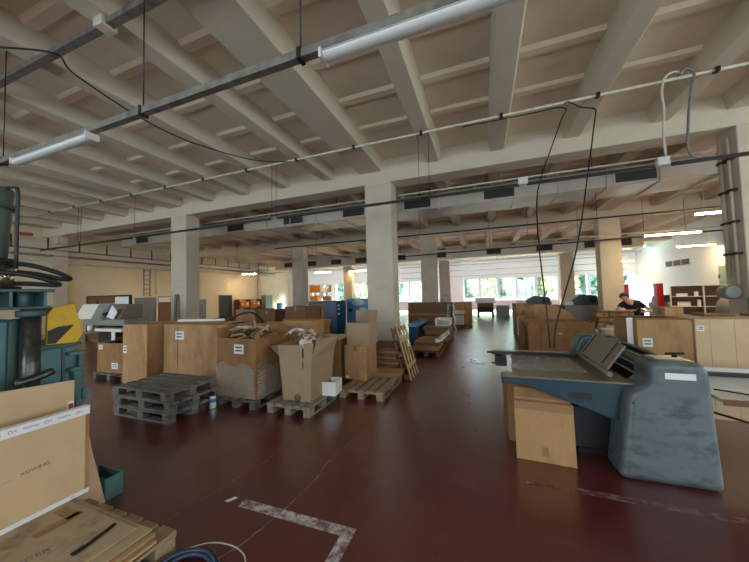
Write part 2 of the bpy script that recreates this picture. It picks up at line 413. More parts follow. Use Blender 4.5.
wn = 0
def window(axis, c, a0, a1, z0, z1, step, transom=None):
    global wn
    wn += 1
    m = MB(); t = .05
    def bx(mm, u0, u1, zz0, zz1, th=t):
        if axis == 'y': mm.box(u0, u1, c - th, c + th, zz0, zz1)
        else: mm.box(c - th, c + th, u0, u1, zz0, zz1)
    bx(m, a0, a1, z0, z0 + .26); bx(m, a0, a1, z1 - .09, z1); bx(m, a0, a0 + .14, z0 + .26, z1 - .09); bx(m, a1 - .14, a1, z0 + .26, z1 - .09)
    w = struct(m.build('window_%d' % wn, M['frame_white']))
    n = max(1, round((a1 - a0) / step)); d = (a1 - a0) / n
    for i in range(n):
        if i:
            mm = MB(); bx(mm, a0 + i * d - .13, a0 + i * d + .13, z0 + .26, z1 - .09); mm.build('mullion', M['frame_white'], w)
        mm = MB(); bx(mm, a0 + i * d + .13, a0 + (i + 1) * d - .13, z0 + .26, z1 - .09, .004); mm.build('pane', M['glass'], w)
    mm = MB()
    s = -1 if c > 0 else 1
    if axis == 'y': mm.box(a0 - .05, a1 + .05, c + s * .1, c + s * .32, z0 - .05, z0 - .002)
    else: mm.box(c + s * .1, c + s * .32, a0 - .05, a1 + .05, z0 - .05, z0 - .002)
    mm.build('window_sill', M['frame_white'], w)
for a in BACK: window('y', YB + .15, *a, 1.62)
for a in RIGHT: window('x', XR + .15, *a, 1.8)
for a in FRONT: window('y', YF - .15, *a, 1.9)  # includes the two added, unseen windows on the left

# columns
def column(x0, x1, y0, y1, z, low=True):
    c = struct(MB().box(x0, x1, y0, y1, 0 if not low else .86, z).build('column', M['column'], bevel=.012))
    if low:
        MB().box(x0 - .012, x1 + .012, y0 - .012, y1 + .012, 0, .86).build('column_base', M['column_low'], c)
    return c
cB = column(-3.40, -2.545, 8.600, 9.21, 5.21)
sg = MB().box(-3.11, -2.88, 8.588, 8.6, 1.90, 1.95).build('plate', M['column_low'], cB)
column(-12.19, -11.3, 8.6, 9.21, 5.21)
cC = column(5.29, 6.17, 8.6, 9.21, 5.21)
struct(MB().box(-22.0, -20.9, 8.75, 9.15, 4.85, 5.2).build('trim_1', M['column']))
for x in (-12.1, -3.3, 5.3): column(x, x + .85, 16.84, 17.46, 5.04, False)
for x in (-12.3, -3.4, 5.4): column(x, x + .87, 25.09, 25.71, 4.88, False)
struct(MB().box(XL, XL + .5, 16.8, 17.5, 0, 5.04).build('column', M['column']))
struct(MB().box(XL, XL + .35, 8.9, 9.5, 0, 5.21).build('column', M['column']))

# worn floor lines
def ground_poly(name, pts, mt, z=.002):
    return struct(MB().prism(pts, 'z', 0.0005, z).build(name, mt))
ground_poly('floor_marking', [(-2.0, 1.985), (-2.0, 2.075), (-.955, 2.075), (-.955, 1.50), (-1.045, 1.50), (-1.045, 1.985)], M['mark'])
ground_poly('floor_marking', [(-2.16, 2.0), (-2.12, 2.07), (-2.08, 2.07), (-2.12, 2.0)], M['paper'])
ground_poly('floor_marking', [(.70, 3.03), (.70, 3.10), (2.6, 3.06), (2.6, 2.99)], M['mark_faint'])
ground_poly('floor_marking', [(.3, 3.03), (.3, 3.08), (.55, 3.08), (.55, 3.03)], M['mark_faint'])
def crack(pts, w=.007):
    random.seed(len(pts)); P = []
    for (a, b) in zip(pts, pts[1:]):
        for t in range(6):
            f = t / 6; P.append((a[0] + (b[0] - a[0]) * f + random.uniform(-.008, .008), a[1] + (b[1] - a[1]) * f, 0))
    mm = MB()
    mm.tube([(p[0], p[1], -w * .45) for p in P], w, 6, 1)
    return struct(mm.build('floor_line', M['mark_faint']))
crack([(-1.45, 3.9), (-1.52, 3.4), (-1.6, 2.9), (-1.57, 2.45), (-1.61, 2.0), (-1.68, 1.7), (-1.9, 1.2)])
crack([(-2.3, 3.3), (-2.25, 2.6), (-2.35, 2.0), (-2.5, 1.4)], .005)

# doors in the side walls
dn = 0
def wall_door(y0, y1, z1, mt, frame, inner=None):
    global dn; dn += 1
    m = MB().box(XL, XL + .06, y0, y0 + .07, 0, z1).box(XL, XL + .06, y1 - .07, y1, 0, z1).box(XL, XL + .06, y0, y1, z1 - .08, z1)
    d = struct(m.build('door_%d' % dn, frame))
    MB().box(XL + .005, XL + .035, y0 + .07, y1 - .07, .01, z1 - .08).build('door_panel', mt, d, bevel=.005)
    MB().cyl((XL + .035, y1 - .16, 1.02), (XL + .09, y1 - .16, 1.02), .02, 8).build('door_handle', M['galv'], d)
    if inner:
        MB().box(XL + .03, XL + .045, y0 + .12, y1 - .12, z1 - .5, z1 - .13).build('glass_panel', inner, d)
    return d
wall_door(14.5, 15.6, 2.05, M['wood_brown'], M['melamine'], M['paper'])
wall_door(17.62, 18.6, 1.75, M['grey_enamel'], M['melamine'])
wall_door(19.8, 21.25, 2.0, M['black'], M['wood_brown'])
wall_door(27.9, 29.3, 1.98, M['melamine'], M['melamine'])
MBd = MB().box(XR - .06, XR, 20.0, 21.1, 0, 2.75)
d = struct(MBd.build('door_%d' % (dn + 1), M['grey_green']))
MB().box(XR - .075, XR - .06, 20.08, 21.02, .05, 2.68).build('door_panel', M['grey_green'], d)
MB().box(XR - .1, XR - .075, 21.0, 21.08, 2.1, 2.3).build('hinge', M['dark_steel'], d)

# ================================================================= overhead services
duct = thing('air_duct', 'long pale sheet-metal air duct with dark grilles behind the nearest girder', 'air duct', (-7, 11.6, 4.85))
o = duct.location
MB(o).box(-19.6, 6.4, 10.9, 12.25, 4.85, 5.40).build('duct_body', M['duct'], duct, bevel=.01)
for i in range(21):
    x = -19.5 + i * 1.29
    MB(o).box(x - .02, x + .02, 10.86, 12.29, 4.81, 5.44).build('flange', M['duct'], duct)
for x in (4.42, .66, -2.2, -4.85, -7.73, -11.0, -14.2, -17.7):
    g = MB(o).box(x - .5, x + .5, 10.87, 10.9, 4.93, 5.33)
    gr = g.build('grille', M['grille'], duct)
    f = MB(o).box(x - .53, x + .53, 10.865, 10.885, 4.90, 4.93).box(x - .53, x + .53, 10.865, 10.885, 5.33, 5.36).box(x - .53, x - .5, 10.865, 10.885, 4.93, 5.33).box(x + .5, x + .53, 10.865, 10.885, 4.93, 5.33)
    f.build('grille_frame', M['duct'], gr)
duct2 = thing('air_duct', 'far beige air duct with dark grilles hanging before the window bay', 'air duct', (-4, 24.3, 4.32))
o = duct2.location
MB(o).box(-19.0, 9.8, 23.7, 24.9, 4.34, 5.0).build('duct_body', M['duct'], duct2)
for i in range(15):
    x = -18.9 + i * 2.04
    MB(o).box(x - .03, x + .03, 23.66, 24.94, 4.30, 5.04).build('flange', M['duct'], duct2)
for x in (-17.4, -14.9, -12.3, -9.9, -6.4, -3.1, .86, 4.2, 7.1, 8.7):
    MB(o).box(x - .5, x + .5, 23.65, 23.7, 4.5, 4.92).build('grille', M['grille'], duct2)

def conduit(name, label, pts, r, mt, hang=(), top=5.92, cat='pipe', n=8):
    t = thing(name, label, cat, pts[0])
    MB(t.location).tube(pts, r, n, 1).build('pipe', mt, t)
    for (x, y, z) in hang:
        MB(t.location).cyl((x, y, z), (x, y, top), .007, 6).build('hanger_rod', M['dark_steel'], t)
    return t
def tray(name, label, x0, x1, y, z, hang, top, w=.05, mt='galv'):
    t = thing(name, label, 'cable tray', ((x0 + x1) / 2, y, z))
    m = MB(t.location).box(x0, x1, y - w, y + w, z - .035, z - .028).box(x0, x1, y - w, y - w + .006, z - .028, z + .045).box(x0, x1, y + w - .006, y + w, z - .028, z + .045)
    m.build('channel', M[mt], t)
    MB(t.location).tube([(x0, y + .01, z - .01), (x1, y + .01, z - .01)], .014, 6, 1).build('cable', M['pipe_white'], t)
    for x in hang:
        h = MB(t.location).cyl((x, y, z + .04), (x, y, top), .008, 6)
        hr = h.build('hanger_rod', M['dark_steel'], t)
        MB(t.location).box(x - .02, x + .02, y - w - .012, y + w + .012, z - .05, z + .06).build('clamp', M['dark_steel'], hr)
    return t
tray('cable_tray', 'dark galvanised cable tray carrying the two nearest unlit tube lamps', -13, 4.5, 2.3, 4.0, (-1.52, -3.74, -7.07), 5.92, .038)
ut = tray('cable_tray', 'grey metal tray high under the ribs at the upper left corner', -13, 4, 2.4, 5.5, (), 5.6)
MB(ut.location).box(-4.78, -4.6, 2.3, 2.5, 5.44, 5.57).build('bracket', M['pipe_white'], ut, bevel=.01)
cdt = conduit('conduit_pipe', 'white painted conduit clamped along the underside of the nearest ribs', [(-18.6, 6.83, 5.53), (4.6, 6.83, 5.53)], .028, M['pipe_white'])
for k in range(-8, 5):
    x = -2.97 + 1.745 * k
    MB(cdt.location).box(x - .03, x + .03, 6.78, 6.88, 5.49, 5.575).build('clamp', M['dark_steel'], cdt)
conduit('conduit_pipe', 'pale conduit running just behind the nearest big girder above the air duct', [(-19, 9.75, 5.12), (6.2, 9.75, 5.12)], .025, M['pipe_white'], [(x, 9.75, 5.12) for x in (-9, -5, -1, 3)], 5.6)
t3 = thing('lighting_rail', 'thin dark lighting rail with gaps hanging in front of the air duct', 'lighting rail', (-5, 6.8, 3.97))
for a, b in ((-17.5, -15.0), (-14.8, -11.6), (-11.4, -5.6), (-5.35, -1.3), (-1.08, .8), (.95, 3.05), (3.3, 5.2)):
    sec = MB(t3.location).box(a, b, 6.77, 6.83, 3.93, 3.985).build('rail', M['dark_steel'], t3)
for x in (-14.9, -14.7, -5.55, -5.4, -1.31, -1.07, -11.5):
    MB(t3.location).cyl((x, 6.8, 3.97), (x, 6.83, 5.52), .006, 6).build('hanger_rod', M['dark_steel'], t3)
for x in (.87, 3.17):
    MB(t3.location).box(x - .09, x + .09, 6.75, 6.85, 3.95, 4.1).build('junction_box', M['lamp_body'], t3, bevel=.008)
conduit('lighting_rail', 'dark lighting rail under the second girder beside the far columns', [(-6.5, 15.9, 3.75), (9.5, 15.9, 3.95)], .03, M['dark_steel'], [(x, 15.9, 3.9) for x in (-4, .4, 4.2, 8)], 5.4)
conduit('lighting_rail', 'dark lighting rail below the air duct with a white gap in the middle', [(-9, 11.2, 3.97), (7.5, 11.2, 3.97)], .026, M['dark_steel'], [(x, 11.2, 3.97) for x in (-2.2, 3.5, 6.6)], 4.8)
conduit('conduit_pipe', 'thin white pipe strung across the hall past the middle columns', [(-19.5, 14.9, 3.95), (10, 14.9, 3.95)], .022, M['pipe_white'], [(x, 14.9, 3.95) for x in (-15, -9, -3.6, 2, 6.2)], 5.45)
conduit('conduit_pipe', 'thin grey pipe strung across the far hall below the second duct', [(-19, 22.0, 3.9), (9, 22.0, 3.9)], .025, M['pipe_white'], [(x, 22, 3.9) for x in (-14, -6, 1)], 5.3)
for i, (z, lab) in enumerate(((3.25, 'lowest of three thin pipes along the white wall above the windows'), (3.8, 'middle of three thin pipes along the white wall above the windows'), (4.35, 'topmost of three thin pipes along the white wall above the windows'))):
    conduit('wall_pipe', lab, [(-8, 29.8, z), (11.0, 29.8, z)], .022, M['galv'], cat='pipe')

# left wall services
ct = thing('cable_ladder', 'long cable ladder with hanging brackets along the cream side wall', 'cable tray', (-21.4, 12, 4.6))
m = MB(ct.location).box(-21.5, -21.46, 5, 26, 4.58, 4.92); m.build('side_rail', M['column'], ct)
MB(ct.location).box(-21.75, -21.46, 5, 26, 4.54, 4.58).build('tray_base', M['galv'], ct)
for i in range(16):
    y = 6 + i * 1.3
    MB(ct.location).box(-21.46, -21.43, y - .025, y + .025, 4.5, 5.15).build('bracket', M['dark_steel'], ct)
conduit('wall_pipe', 'upper silver pipe running along the cream side wall under the cable ladder', [(-21.7, 4, 4.25), (-21.7, 27, 4.25)], .06, M['galv'])
conduit('wall_pipe', 'lower white pipe running along the cream side wall under the cable ladder', [(-21.75, 4, 3.85), (-21.75, 14, 3.9), (-21.75, 27, 4.05)], .05, M['pipe_white'])
conduit('wall_pipe', 'slim upright pipe on the cream wall beside the wall ladder', [(-21.9, 14.4, 2.1), (-21.9, 14.4, 3.85)], .05, M['pipe_white'])
conduit('wall_pipe', 'thick upright pipe on the cream wall near the two lockers', [(-21.82, 24.72, .0), (-21.82, 24.72, 5.3)], .14, M['column'])
lad = thing('wall_ladder', 'narrow grey upright cable ladder fixed to the cream side wall', 'ladder', (-21.9, 13.8, 2.0))
for y in (13.6, 14.0): MB(lad.location).box(-21.95, -21.88, y - .025, y + .025, 2.0, 3.95).build('rail', M['grey_enamel'], lad)
for k in range(6): MB(lad.location).box(-21.93, -21.9, 13.6, 14.0, 2.15 + k * .32, 2.19 + k * .32).build('rung', M['grey_enamel'], lad)

# lamps
def lamp(label, x0, x1, y, z, on, group=None, mt='tube_on'):
    t = thing('tube_lamp', label, 'ceiling lamp', ((x0 + x1) / 2, y, z), 0, group)
    L = (x1 - x0) / 2
    MB().prism([(-.04, .0), (.04, .0), (.075, -.045), (-.075, -.045)], 'x', -L, L).build('housing', M['lamp_body'], t)
    m = MB(); n = 10
    pr = [(  .068 * math.cos(PI + PI * i / n), -.045 + .045 * math.sin(PI + PI * i / n)) for i in range(n + 1)]
    m.prism(pr, 'x', -L + .02, L - .02); m.build('tube', M[mt if on else 'tube_off'], t)
    for s in (-1, 1): MB().box(s * L - .012, s * L + .012, -.076, .076, -.092, .0).build('end_cap', M['lamp_body'], t)
    return t
def stems(t, top):
    x, y, z = t.location
    for s in (-.5, .5): MB().cyl((s, 0, -.005), (s, 0, top - z), .008, 6).build('stem', M['pipe_white'], t)
lamp('unlit tube lamp hanging nearest, just above the open middle of the ceiling', -1.28, .45, 2.3, 3.96, False)
lamp('unlit tube lamp at the far end of the nearest cable tray', -6.64, -4.75, 2.3, 3.96, False)
ON = [(6.05, 7.55, 11.6, 3.95, 'lit tube lamp half hidden behind the big column with pipes'),
      (6.35, 8.15, 15.3, 3.92, 'long lit tube lamp between the tan column and the piped column'),
      (10.0, 11.6, 20.8, 3.95, 'lit tube lamp over the shelves by the white side wall'),
      (9.6, 11.0, 28.2, 3.85, 'small lit tube lamp far off before the last window'),
      (-21.0, -19.4, 21.6, 3.95, 'lit tube lamp over the cream wall by the lockers'),
      (-14.9, -13.2, 24.4, 3.95, 'lit tube lamp in front of the orange rack'),
      (-11.6, -9.9, 24.9, 3.95, 'lit tube lamp above the light blue machine'),
      (-19.5, -17.9, 14.0, 3.95, 'lit tube lamp by the side wall above the dark doorway')]
for x0, x1, y, z, lab in ON: stems(lamp(lab, x0, x1, y, z, True), {11.6: 4.8, 15.3: 5.4, 28.2: 5.1, 24.4: 4.30, 24.9: 4.30}.get(y, 5.25))
for i, x in enumerate((-19.5, -16.5, -13.5, -10.5, -7.5, -4.5, -1.5, 1.5, 4.5, 7.5, 9.9)):
    stems(lamp('lit tube lamp in the last bay in front of the white window wall', x, x + 1.6, 27.6, 4.85, True, 'tube lamps of the last bay', 'tube_cool'), 5.1)

# hanging cables
def cable(label, pts, r, mt='black', name='hanging_cable'):
    o = MB().tube(pts, r, 8, 8).build(name, M[mt])
    return tag(o, label, 'cable')
cable('sagging black cable strung below the ribs from tray to conduit', [(-6.3, 1.9, 5.33), (-5.8, 2.35, 5.42), (-5.85, 2.6, 5.3), (-6.05, 3.5, 5.27), (-6.1, 4.3, 5.27), (-6.0, 5.0, 5.3), (-5.5, 6.0, 5.32), (-4.9, 6.8, 5.48)], .013)
cable('long black cable dropping from the conduit to the blue-topped machine, nearer the aisle', [(-.3, 6.78, 5.44), (1.0, 6.78, 5.42), (1.66, 6.75, 5.38), (1.55, 6.6, 5.0), (1.13, 6.3, 3.9), (.98, 6.0, 3.3), (.92, 5.6, 2.4), (.92, 5.25, 1.4), (.93, 5.2, .85)], .012)
cable('bent black cable dropping from the conduit, farther from the aisle', [(1.68, 6.75, 5.46), (1.75, 6.75, 5.48), (1.95, 6.72, 5.3), (2.16, 6.7, 5.2), (2.12, 6.6, 4.95), (1.85, 6.3, 3.7), (1.5, 5.8, 2.4), (1.05, 5.25, 1.25), (.98, 5.2, .85)], .012)
cable('thick grey cable looping from the conduit to the junction box', [(3.52, 6.76, 5.56), (3.4, 6.76, 5.62), (3.27, 6.76, 5.55), (3.21, 6.76, 5.3), (3.22, 6.76, 4.9), (3.2, 6.78, 4.5), (3.22, 6.8, 4.12)], .021, 'pipe_white')
cable('thick grey cable looping from the conduit down to the dark rail', [(3.45, 6.74, 5.54), (3.55, 6.74, 5.62), (3.66, 6.74, 5.5), (3.6, 6.74, 5.2), (3.55, 6.76, 4.7), (3.53, 6.78, 4.2), (3.62, 6.8, 4.03), (3.85, 6.8, 4.0)], .021, 'galv')
# pipes on the big column
pc = thing('column_pipes', 'pair of upright grey pipes with clamps and a round switch box on a column', 'pipes', (5.25, 8.9, 1.2))
o = pc.location
for y, z0 in ((8.78, 1.75), (9.0, 1.9)):
    MB(o).cyl((5.24, y, z0), (5.24, y, 5.0), .03, 8).build('pipe', M['column'], pc)
for z in (2.4, 3.1, 3.8, 4.5): MB(o).box(5.2, 5.29, 8.68, 9.1, z, z + .05).build('clamp', M['dark_steel'], pc)
MB(o).cyl((5.12, 8.72, 1.58), (5.12, 9.02, 1.58), .15, 16).build('switch_box', M['grey_enamel'], pc, bevel=.02)

# wall vents
for i, lab in enumerate(('dark louvred wall vent, nearest of three in the white wall', 'dark louvred wall vent, middle of three in the white wall', 'dark louvred wall vent, farthest of three in the white wall')):
    y = 23.35 + i * .88
    t = thing('wall_vent', lab, 'vent', (XR, y + .4, 3.2))
    MB(t.location).box(XR - .05, XR, y, y + .78, 3.03, 3.44).build('frame', M['melamine'], t)
    g = MB(t.location)
    for k in range(5): g.box(XR - .075, XR - .05, y + .05, y + .73, 3.07 + k * .07, 3.115 + k * .07)
    g.box(XR - .055, XR - .05, y + .05, y + .73, 3.06, 3.41)
    g.build('louvre', M['grille'], t)

# ================================================================= outside
struct(MB().box(-60, 60, YB + .4, 90, -.5, -.3).build('ground', M['grass']))
def tree(label, x, y, hgt, rad, mt):
    t = thing('garden_tree', label, 'tree', (x, y, -.3), 0, 'trees outside the windows')
    MB().cyl((0, 0, 0), (0, 0, hgt * .6), .16, 8, .08).build('trunk', M['bark'], t)
    m = MB()
    for i in range(1500):
        u = random.uniform(-1, 1); a = random.uniform(0, 2 * PI); rr = rad * .62 * random.uniform(.45, 1) ** .6
        s = math.sqrt(1 - u * u)
        c = Vector((rr * s * math.cos(a), rr * s * math.sin(a), hgt * .55 + rr * u * hgt * .8 / rad))
        q = Matrix.Translation(c) @ Euler((random.uniform(0, 6), random.uniform(0, 6), random.uniform(0, 6))).to_matrix().to_4x4()
        z = random.uniform(.14, .3)
        m.add([(-z, -z * .6, 0), (z, -z * .6, 0), (z, z * .6, 0), (-z, z * .6, 0)], [(0, 1, 2, 3)], q)
    m.build('crown', mt, t)
tl = 'leafy autumn tree seen through the far windows'
KT = ['leaf_g', 'leaf_g', 'leaf', 'leaf_g', 'leaf', 'leaf_y', 'leaf', 'leaf_g', 'leaf_y']
for i in range(13):
    tree(tl, -24 + i * 4.0, 38 + 1.3 * math.sin(i * 2.3), 6.4, 2.8, M[KT[i % 9]])
for i in range(11):
    tree(tl, -33 + i * 6.0, 47 + math.sin(i), 9, 4.6, M[KT[(i * 2 + 1) % 9]])
# ================================================================= helpers for goods
def pallet(label, cat, loc, rz, w, l, mt, group=None, nb=5, hh=.144, name='wooden_pallet'):
    """boards run along local y (length l), three block rows across x (width w)"""
    t = thing(name, label, cat, loc, rz, group)
    bw = w / (nb + (nb - 1) * .32)
    for i in range(nb):
        x = -w / 2 + bw / 2 + i * (w - bw) / (nb - 1)
        j = random.uniform(-.006, .006)
        MB().box(x - bw / 2, x + bw / 2, -l / 2 + j, l / 2 + j, hh - .022, hh).build('deck_board', mt, t, bevel=.003)
    for y in (-l / 2 + .07, 0, l / 2 - .07):
        MB().box(-w / 2, w / 2, y - .07, y + .07, hh - .044, hh - .0225).build('stringer_board', mt, t, bevel=.003)
        for x in (-w / 2 + .06, 0, w / 2 - .06):
            MB().box(x - .055, x + .055, y - .068, y + .068, .0225, hh - .0445).build('block', mt, t, bevel=.006)
    for x in (-w / 2 + .06, 0, w / 2 - .06):
        MB().box(x - .055, x + .055, -l / 2, l / 2, 0, .022).build('bottom_board', mt, t, bevel=.003)
    return t

def sheet_label(parent, M4, w, h, lines=2, seed=1):
    """a paper label with illegible lines of print; local +Z faces out"""
    p = MB().box(-w / 2, w / 2, -h / 2, h / 2, 0, .0015).build('paper_label', M['paper'], parent)
    p.matrix_local = M4
    rnd = random.Random(seed); m = MB()
    for k in range(lines):
        y = h * (.2 - .36 * k) if lines > 1 else 0
        x = -w * .36
        while x < w * .32:
            dx = rnd.uniform(.05, .12) * w
            m.box(x, min(x + dx, w * .36), y - h * .085, y + h * .085, .0015, .002); x += dx + .022 * w
    m.build('print', M['ink'], p)
    return p

def carton(label, loc, rz, w, d, h, mt='card', is_open=False, flaps=None, th=.006, tape=True, labels=(), cat='cardboard box', name='cardboard_box', group=None, fl=None):
    t = thing(name, label, cat, loc, rz, group)
    if not is_open:
        MB().box(-w / 2, w / 2, -d / 2, d / 2, 0, h).build('body', M[mt], t, bevel=.005)
        if tape:
            m = MB()
            if w >= d: m.box(-w / 2 - .001, w / 2 + .001, -.03, .03, h, h + .001).box(w / 2, w / 2 + .001, -.03, .03, h - .1, h + .001).box(-w / 2 - .001, -w / 2, -.03, .03, h - .1, h + .001)
            else: m.box(-.03, .03, -d / 2 - .001, d / 2 + .001, h, h + .001).box(-.03, .03, -d / 2 - .001, -d / 2, h - .1, h + .001)
            m.build('tape', M['tape'], t)
    else:
        MB().box(-w / 2, w / 2, -d / 2, d / 2, 0, th).box(-w / 2, w / 2, -d / 2, -d / 2 + th, th, h).box(-w / 2, w / 2, d / 2 - th, d / 2, th, h) \
            .box(-w / 2, -w / 2 + th, -d / 2 + th, d / 2 - th, th, h).box(w / 2 - th, w / 2, -d / 2 + th, d / 2 - th, th, h).build('body', M[mt], t)
        for s, a in (flaps or {}).items():
            a = R(a)
            if s in ('front', 'back'):
                L = fl or d / 2; g = 1 if s == 'front' else -1
                f = MB().box(-w / 2 + .003, w / 2 - .003, -th / 2, th / 2, .002, L, Matrix.Translation((0, -g * (d / 2 - th / 2), h)) @ Matrix.Rotation(g * a, 4, 'X'))
            else:
                L = fl or min(w, d) / 2; g = 1 if s == 'right' else -1
                f = MB().box(-th / 2, th / 2, -d / 2 + .003, d / 2 - .003, .002, L, Matrix.Translation((g * (w / 2 - th / 2), 0, h)) @ Matrix.Rotation(g * a, 4, 'Y'))
            f.build('flap', M[mt], t)
    for k, (fc, u, v, lw, lh) in enumerate(labels):
        if fc == 'front': mm = face((u, -d / 2 - .0005, v), '-y')
        elif fc == 'right': mm = face((w / 2 + .0005, u, v), '+x')
        else: mm = face((-w / 2 - .0005, u, v), '-x')
        sheet_label(t, mm, lw, lh, 2, k + int(w * 1000))
    return t

# ================================================================= near left: cartons on a pallet
pallet('pale wooden pallet carrying flat cartons in the nearest corner', 'pallet', (-2.58, .92, 0), 0, 1.02, 1.18, M['wood'], nb=6)
fc = []
for i, (dx, rz, lab, mt) in enumerate(((0, .02, 'flattened brown carton at the bottom of the flat stack on the near pallet', 'card_dirty'),
                                       (.03, -.03, 'flattened carton in the middle of the flat stack on the near pallet', 'card_l'),
                                       (.015, .0, 'flattened carton second from top in the flat stack on the near pallet', 'card_dirty'))):
    t = thing('flattened_carton', lab, 'flattened carton', (-2.6 + dx, .88, .1455 + i * .024), rz)
    MB().box(-.5, .5, -.55, .5, 0, .010).build('panel', M[mt], t, bevel=.002)
    MB().box(-.498, .502, -.548, .498, .0105, .021).build('under_panel', M['card'], t, bevel=.002)
t = thing('flattened_carton', 'topmost dirty flat carton with dark stains, print and a tape patch', 'flattened carton', (-2.6, .87, .2185), -.02)
MB().box(-.48, .47, -.5, .52, 0, .014).build('panel', M['card_dirty'], t, bevel=.003)
MB().box(-.48, .38, -.52, .48, .0145, .026).build('upper_panel', M['card_dirty'], t, bevel=.003)
MB().box(-.2, -.14, .2, .44, .0262, .0272).build('tape', M['tape'], t)
MB().box(-.36, -.16, .36, .43, .0262, .0272, Matrix.Rotation(.0, 4, 'Z')).build('tape', M['tape'], t)
text('print', 'TROOCER', .058, M['ink_grey'], t, face((.02, .06, .0265), '+z', R(78)))
FZ = .2185 + .026
st = thing('black_strap', 'thin black looped strap with a dark grip lying on the flat cartons', 'strap', (-2.36, 1.16, FZ))
MB().tube([(.01, -.03, .007), (-.01, .04, .007), (-.02, .1, .007), (-.03, .145, .007), (-.02, .15, .007), (-.002, .1, .007), (.008, .04, .007), (.018, -.02, .007)], .005, 6, 5).build('loop', M['black'], st)
MB().box(-.005, .025, -.09, -.02, .001, .014).build('grip', M['black'], st, bevel=.005)

up = thing('cardboard_box', 'large flat tan carton standing upright with white tape and red print', 'cardboard box', (-3.03, .95, FZ + .002))
H = .67
MB().box(-.025, .03, -.62, .515, 0, H).build('body', M['card_l'], up, bevel=.006)
tp = MB().box(.03, .0312, -.62, .517, H - .062, H + .001).box(-.026, .0312, -.62, .517, H, H + .0012).build('tape', M['tape_white'], up)
for k in range(5):
    y = .45 - k * .175
    text('logo', 'O<', .032, M['ink_red'], tp, face((.0315, y, H - .03), '+x', R(0)))
    if k < 4: text('print', 'XOWING', .018, M['ink_grey'], tp, face((.0315, y - .088, H - .03), '+x', R(0)))
tb = MB().box(.03, .0312, -.62, .517, .0, .032).build('tape', M['tape_white'], up)
text('logo', 'O<', .022, M['ink_red'], tb, face((.0315, .42, .016), '+x'))
text('print', 'XOWING', .034, M['ink_brown'], up, face((.0305, .215, .34), '+x', R(4)))
text('print', '------', .022, M['ink_brown'], up, face((.0305, .08, .325), '+x', R(4)))
MB().box(.03, .0308, .49, .515, .03, H - .06).build('edge_fold', M['card'], up)

bs = thing('cardboard_sheet', 'tall tan cardboard sheet with a red and white label behind the taped carton', 'cardboard sheet', (-3.30, .9, 0), 0)
MB().prism([(-.6, 0), (.6, 0), (.572, 1.1), (-.6, 1.18)], 'x', -.006, .006, Matrix.Translation((0, 0, .0)) @ Matrix.Rotation(R(3.5), 4, 'Y')).build('sheet', M['card_l'], bs)
pl = MB().box(.0, .002, .565, .605, .80, .90).build('paper_label', M['paper'], bs); pl.location = (.0625, -.03, .03)
MB().box(.0021, .003, .57, .6, .83, .88).build('print', M['ink_red'], pl)
ws = thing('cardboard_sheet', 'pale cardboard offcut with a slanted edge beside the taped carton', 'cardboard sheet', (-3.16, .9, 0), 0)
MB().prism([(.0, 0), (.76, 0), (.66, .5), (.605, .86), (.0, .86)], 'x', -.006, .006).build('sheet', M['card_l'], ws)

# coil of hose at the picture's lower edge
hc = thing('coiled_hose', 'coil of blue-grey hose lying on the red floor by the near pallet', 'hose', (-1.82, 1.36, 0))
for i in range(5):
    r = .21 - .022 * (i % 3)
    MB().tube([(r * math.cos(a + i) * (1 + .05 * math.sin(2 * a + i)), r * .9 * math.sin(a + i), .013 + .024 * (i // 3) + .012 * (i % 3)) for a in [k * PI / 8 for k in range(16)]], .012, 8, 2, True).build('loop', M['blue_hose'], hc)
tag(MB().tube([(-2.05, 1.5, .006), (-1.9, 1.63, .006), (-1.7, 1.66, .006), (-1.55, 1.6, .006), (-1.48, 1.45, .006)], .005, 6).build('thin_wire', M['pipe_white']), 'thin pale wire curling around the blue hose coil', 'wire')

# ================================================================= teal press at the left edge
pr = thing('hydraulic_press', 'teal hydraulic press with hoses and a yellow striped guard', 'press', (-4.1, .8, 0))
o = pr.location
MB(o).box(-4.8, -3.5, .1, 1.26, .0, 1.62).build('body', M['teal'], pr, bevel=.02)
m = MB(o)
for y in (1.0, 1.1, 1.2): m.box(-3.5, -3.47, y - .018, y + .018, .1, 1.6)
m.build('rib', M['teal_dark'], pr)
sb = MB(o).box(-4.4, -3.47, 1.30, 1.60, .0, 1.36).build('side_tank', M['teal'], pr, bevel=.012)
MB(o).box(-4.42, -3.45, 1.29, 1.62, 1.36, 1.385).build('lid', M['teal_dark'], sb)
MB(o).box(-3.47, -3.45, 1.49, 1.51, .1, 1.35).build('seam', M['teal_dark'], sb)
br = MB(o).box(-3.47, -3.40, 1.52, 1.62, 1.28, 1.31).box(-3.47, -3.40, 1.52, 1.62, 1.14, 1.17).box(-3.47, -3.42, 1.59, 1.62, 1.17, 1.28).build('bracket', M['teal'], pr, bevel=.004)
MB(o).prism([(1.545, 1.14), (1.605, 1.14), (1.63, .6), (1.645, .0), (1.585, .0), (1.575, .6)], 'x', -3.46, -3.40).build('leg', M['teal'], pr, bevel=.004)
MB(o).box(-3.45, -3.38, 1.60, 1.64, .88, .98).build('hinge', M['teal'], pr, bevel=.004)
MB(o).cyl((-3.40, 1.275, .62), (-3.40, 1.275, 1.70), .058, 20).build('post', M['oily'], pr)
MB(o).cyl((-3.40, 1.275, 1.64), (-3.40, 1.275, 1.69), .085, 20).build('collar', M['teal_dark'], pr, bevel=.006)
MB(o).tube([(-3.33, 1.17, 1.14), (-3.33, 1.28, 1.16), (-3.33, 1.38, 1.19)], .03, 10, 3).build('clamp_bar', M['oily'], pr)
hb = MB(o).box(-4.7, -3.36, .1, 1.40, 1.835, 1.86).box(-4.7, -3.36, .1, 1.38, 1.70, 1.722).box(-3.56, -3.54, .1, 1.36, 1.722, 1.835).build('head_beam', M['teal_dark'], pr, bevel=.004)
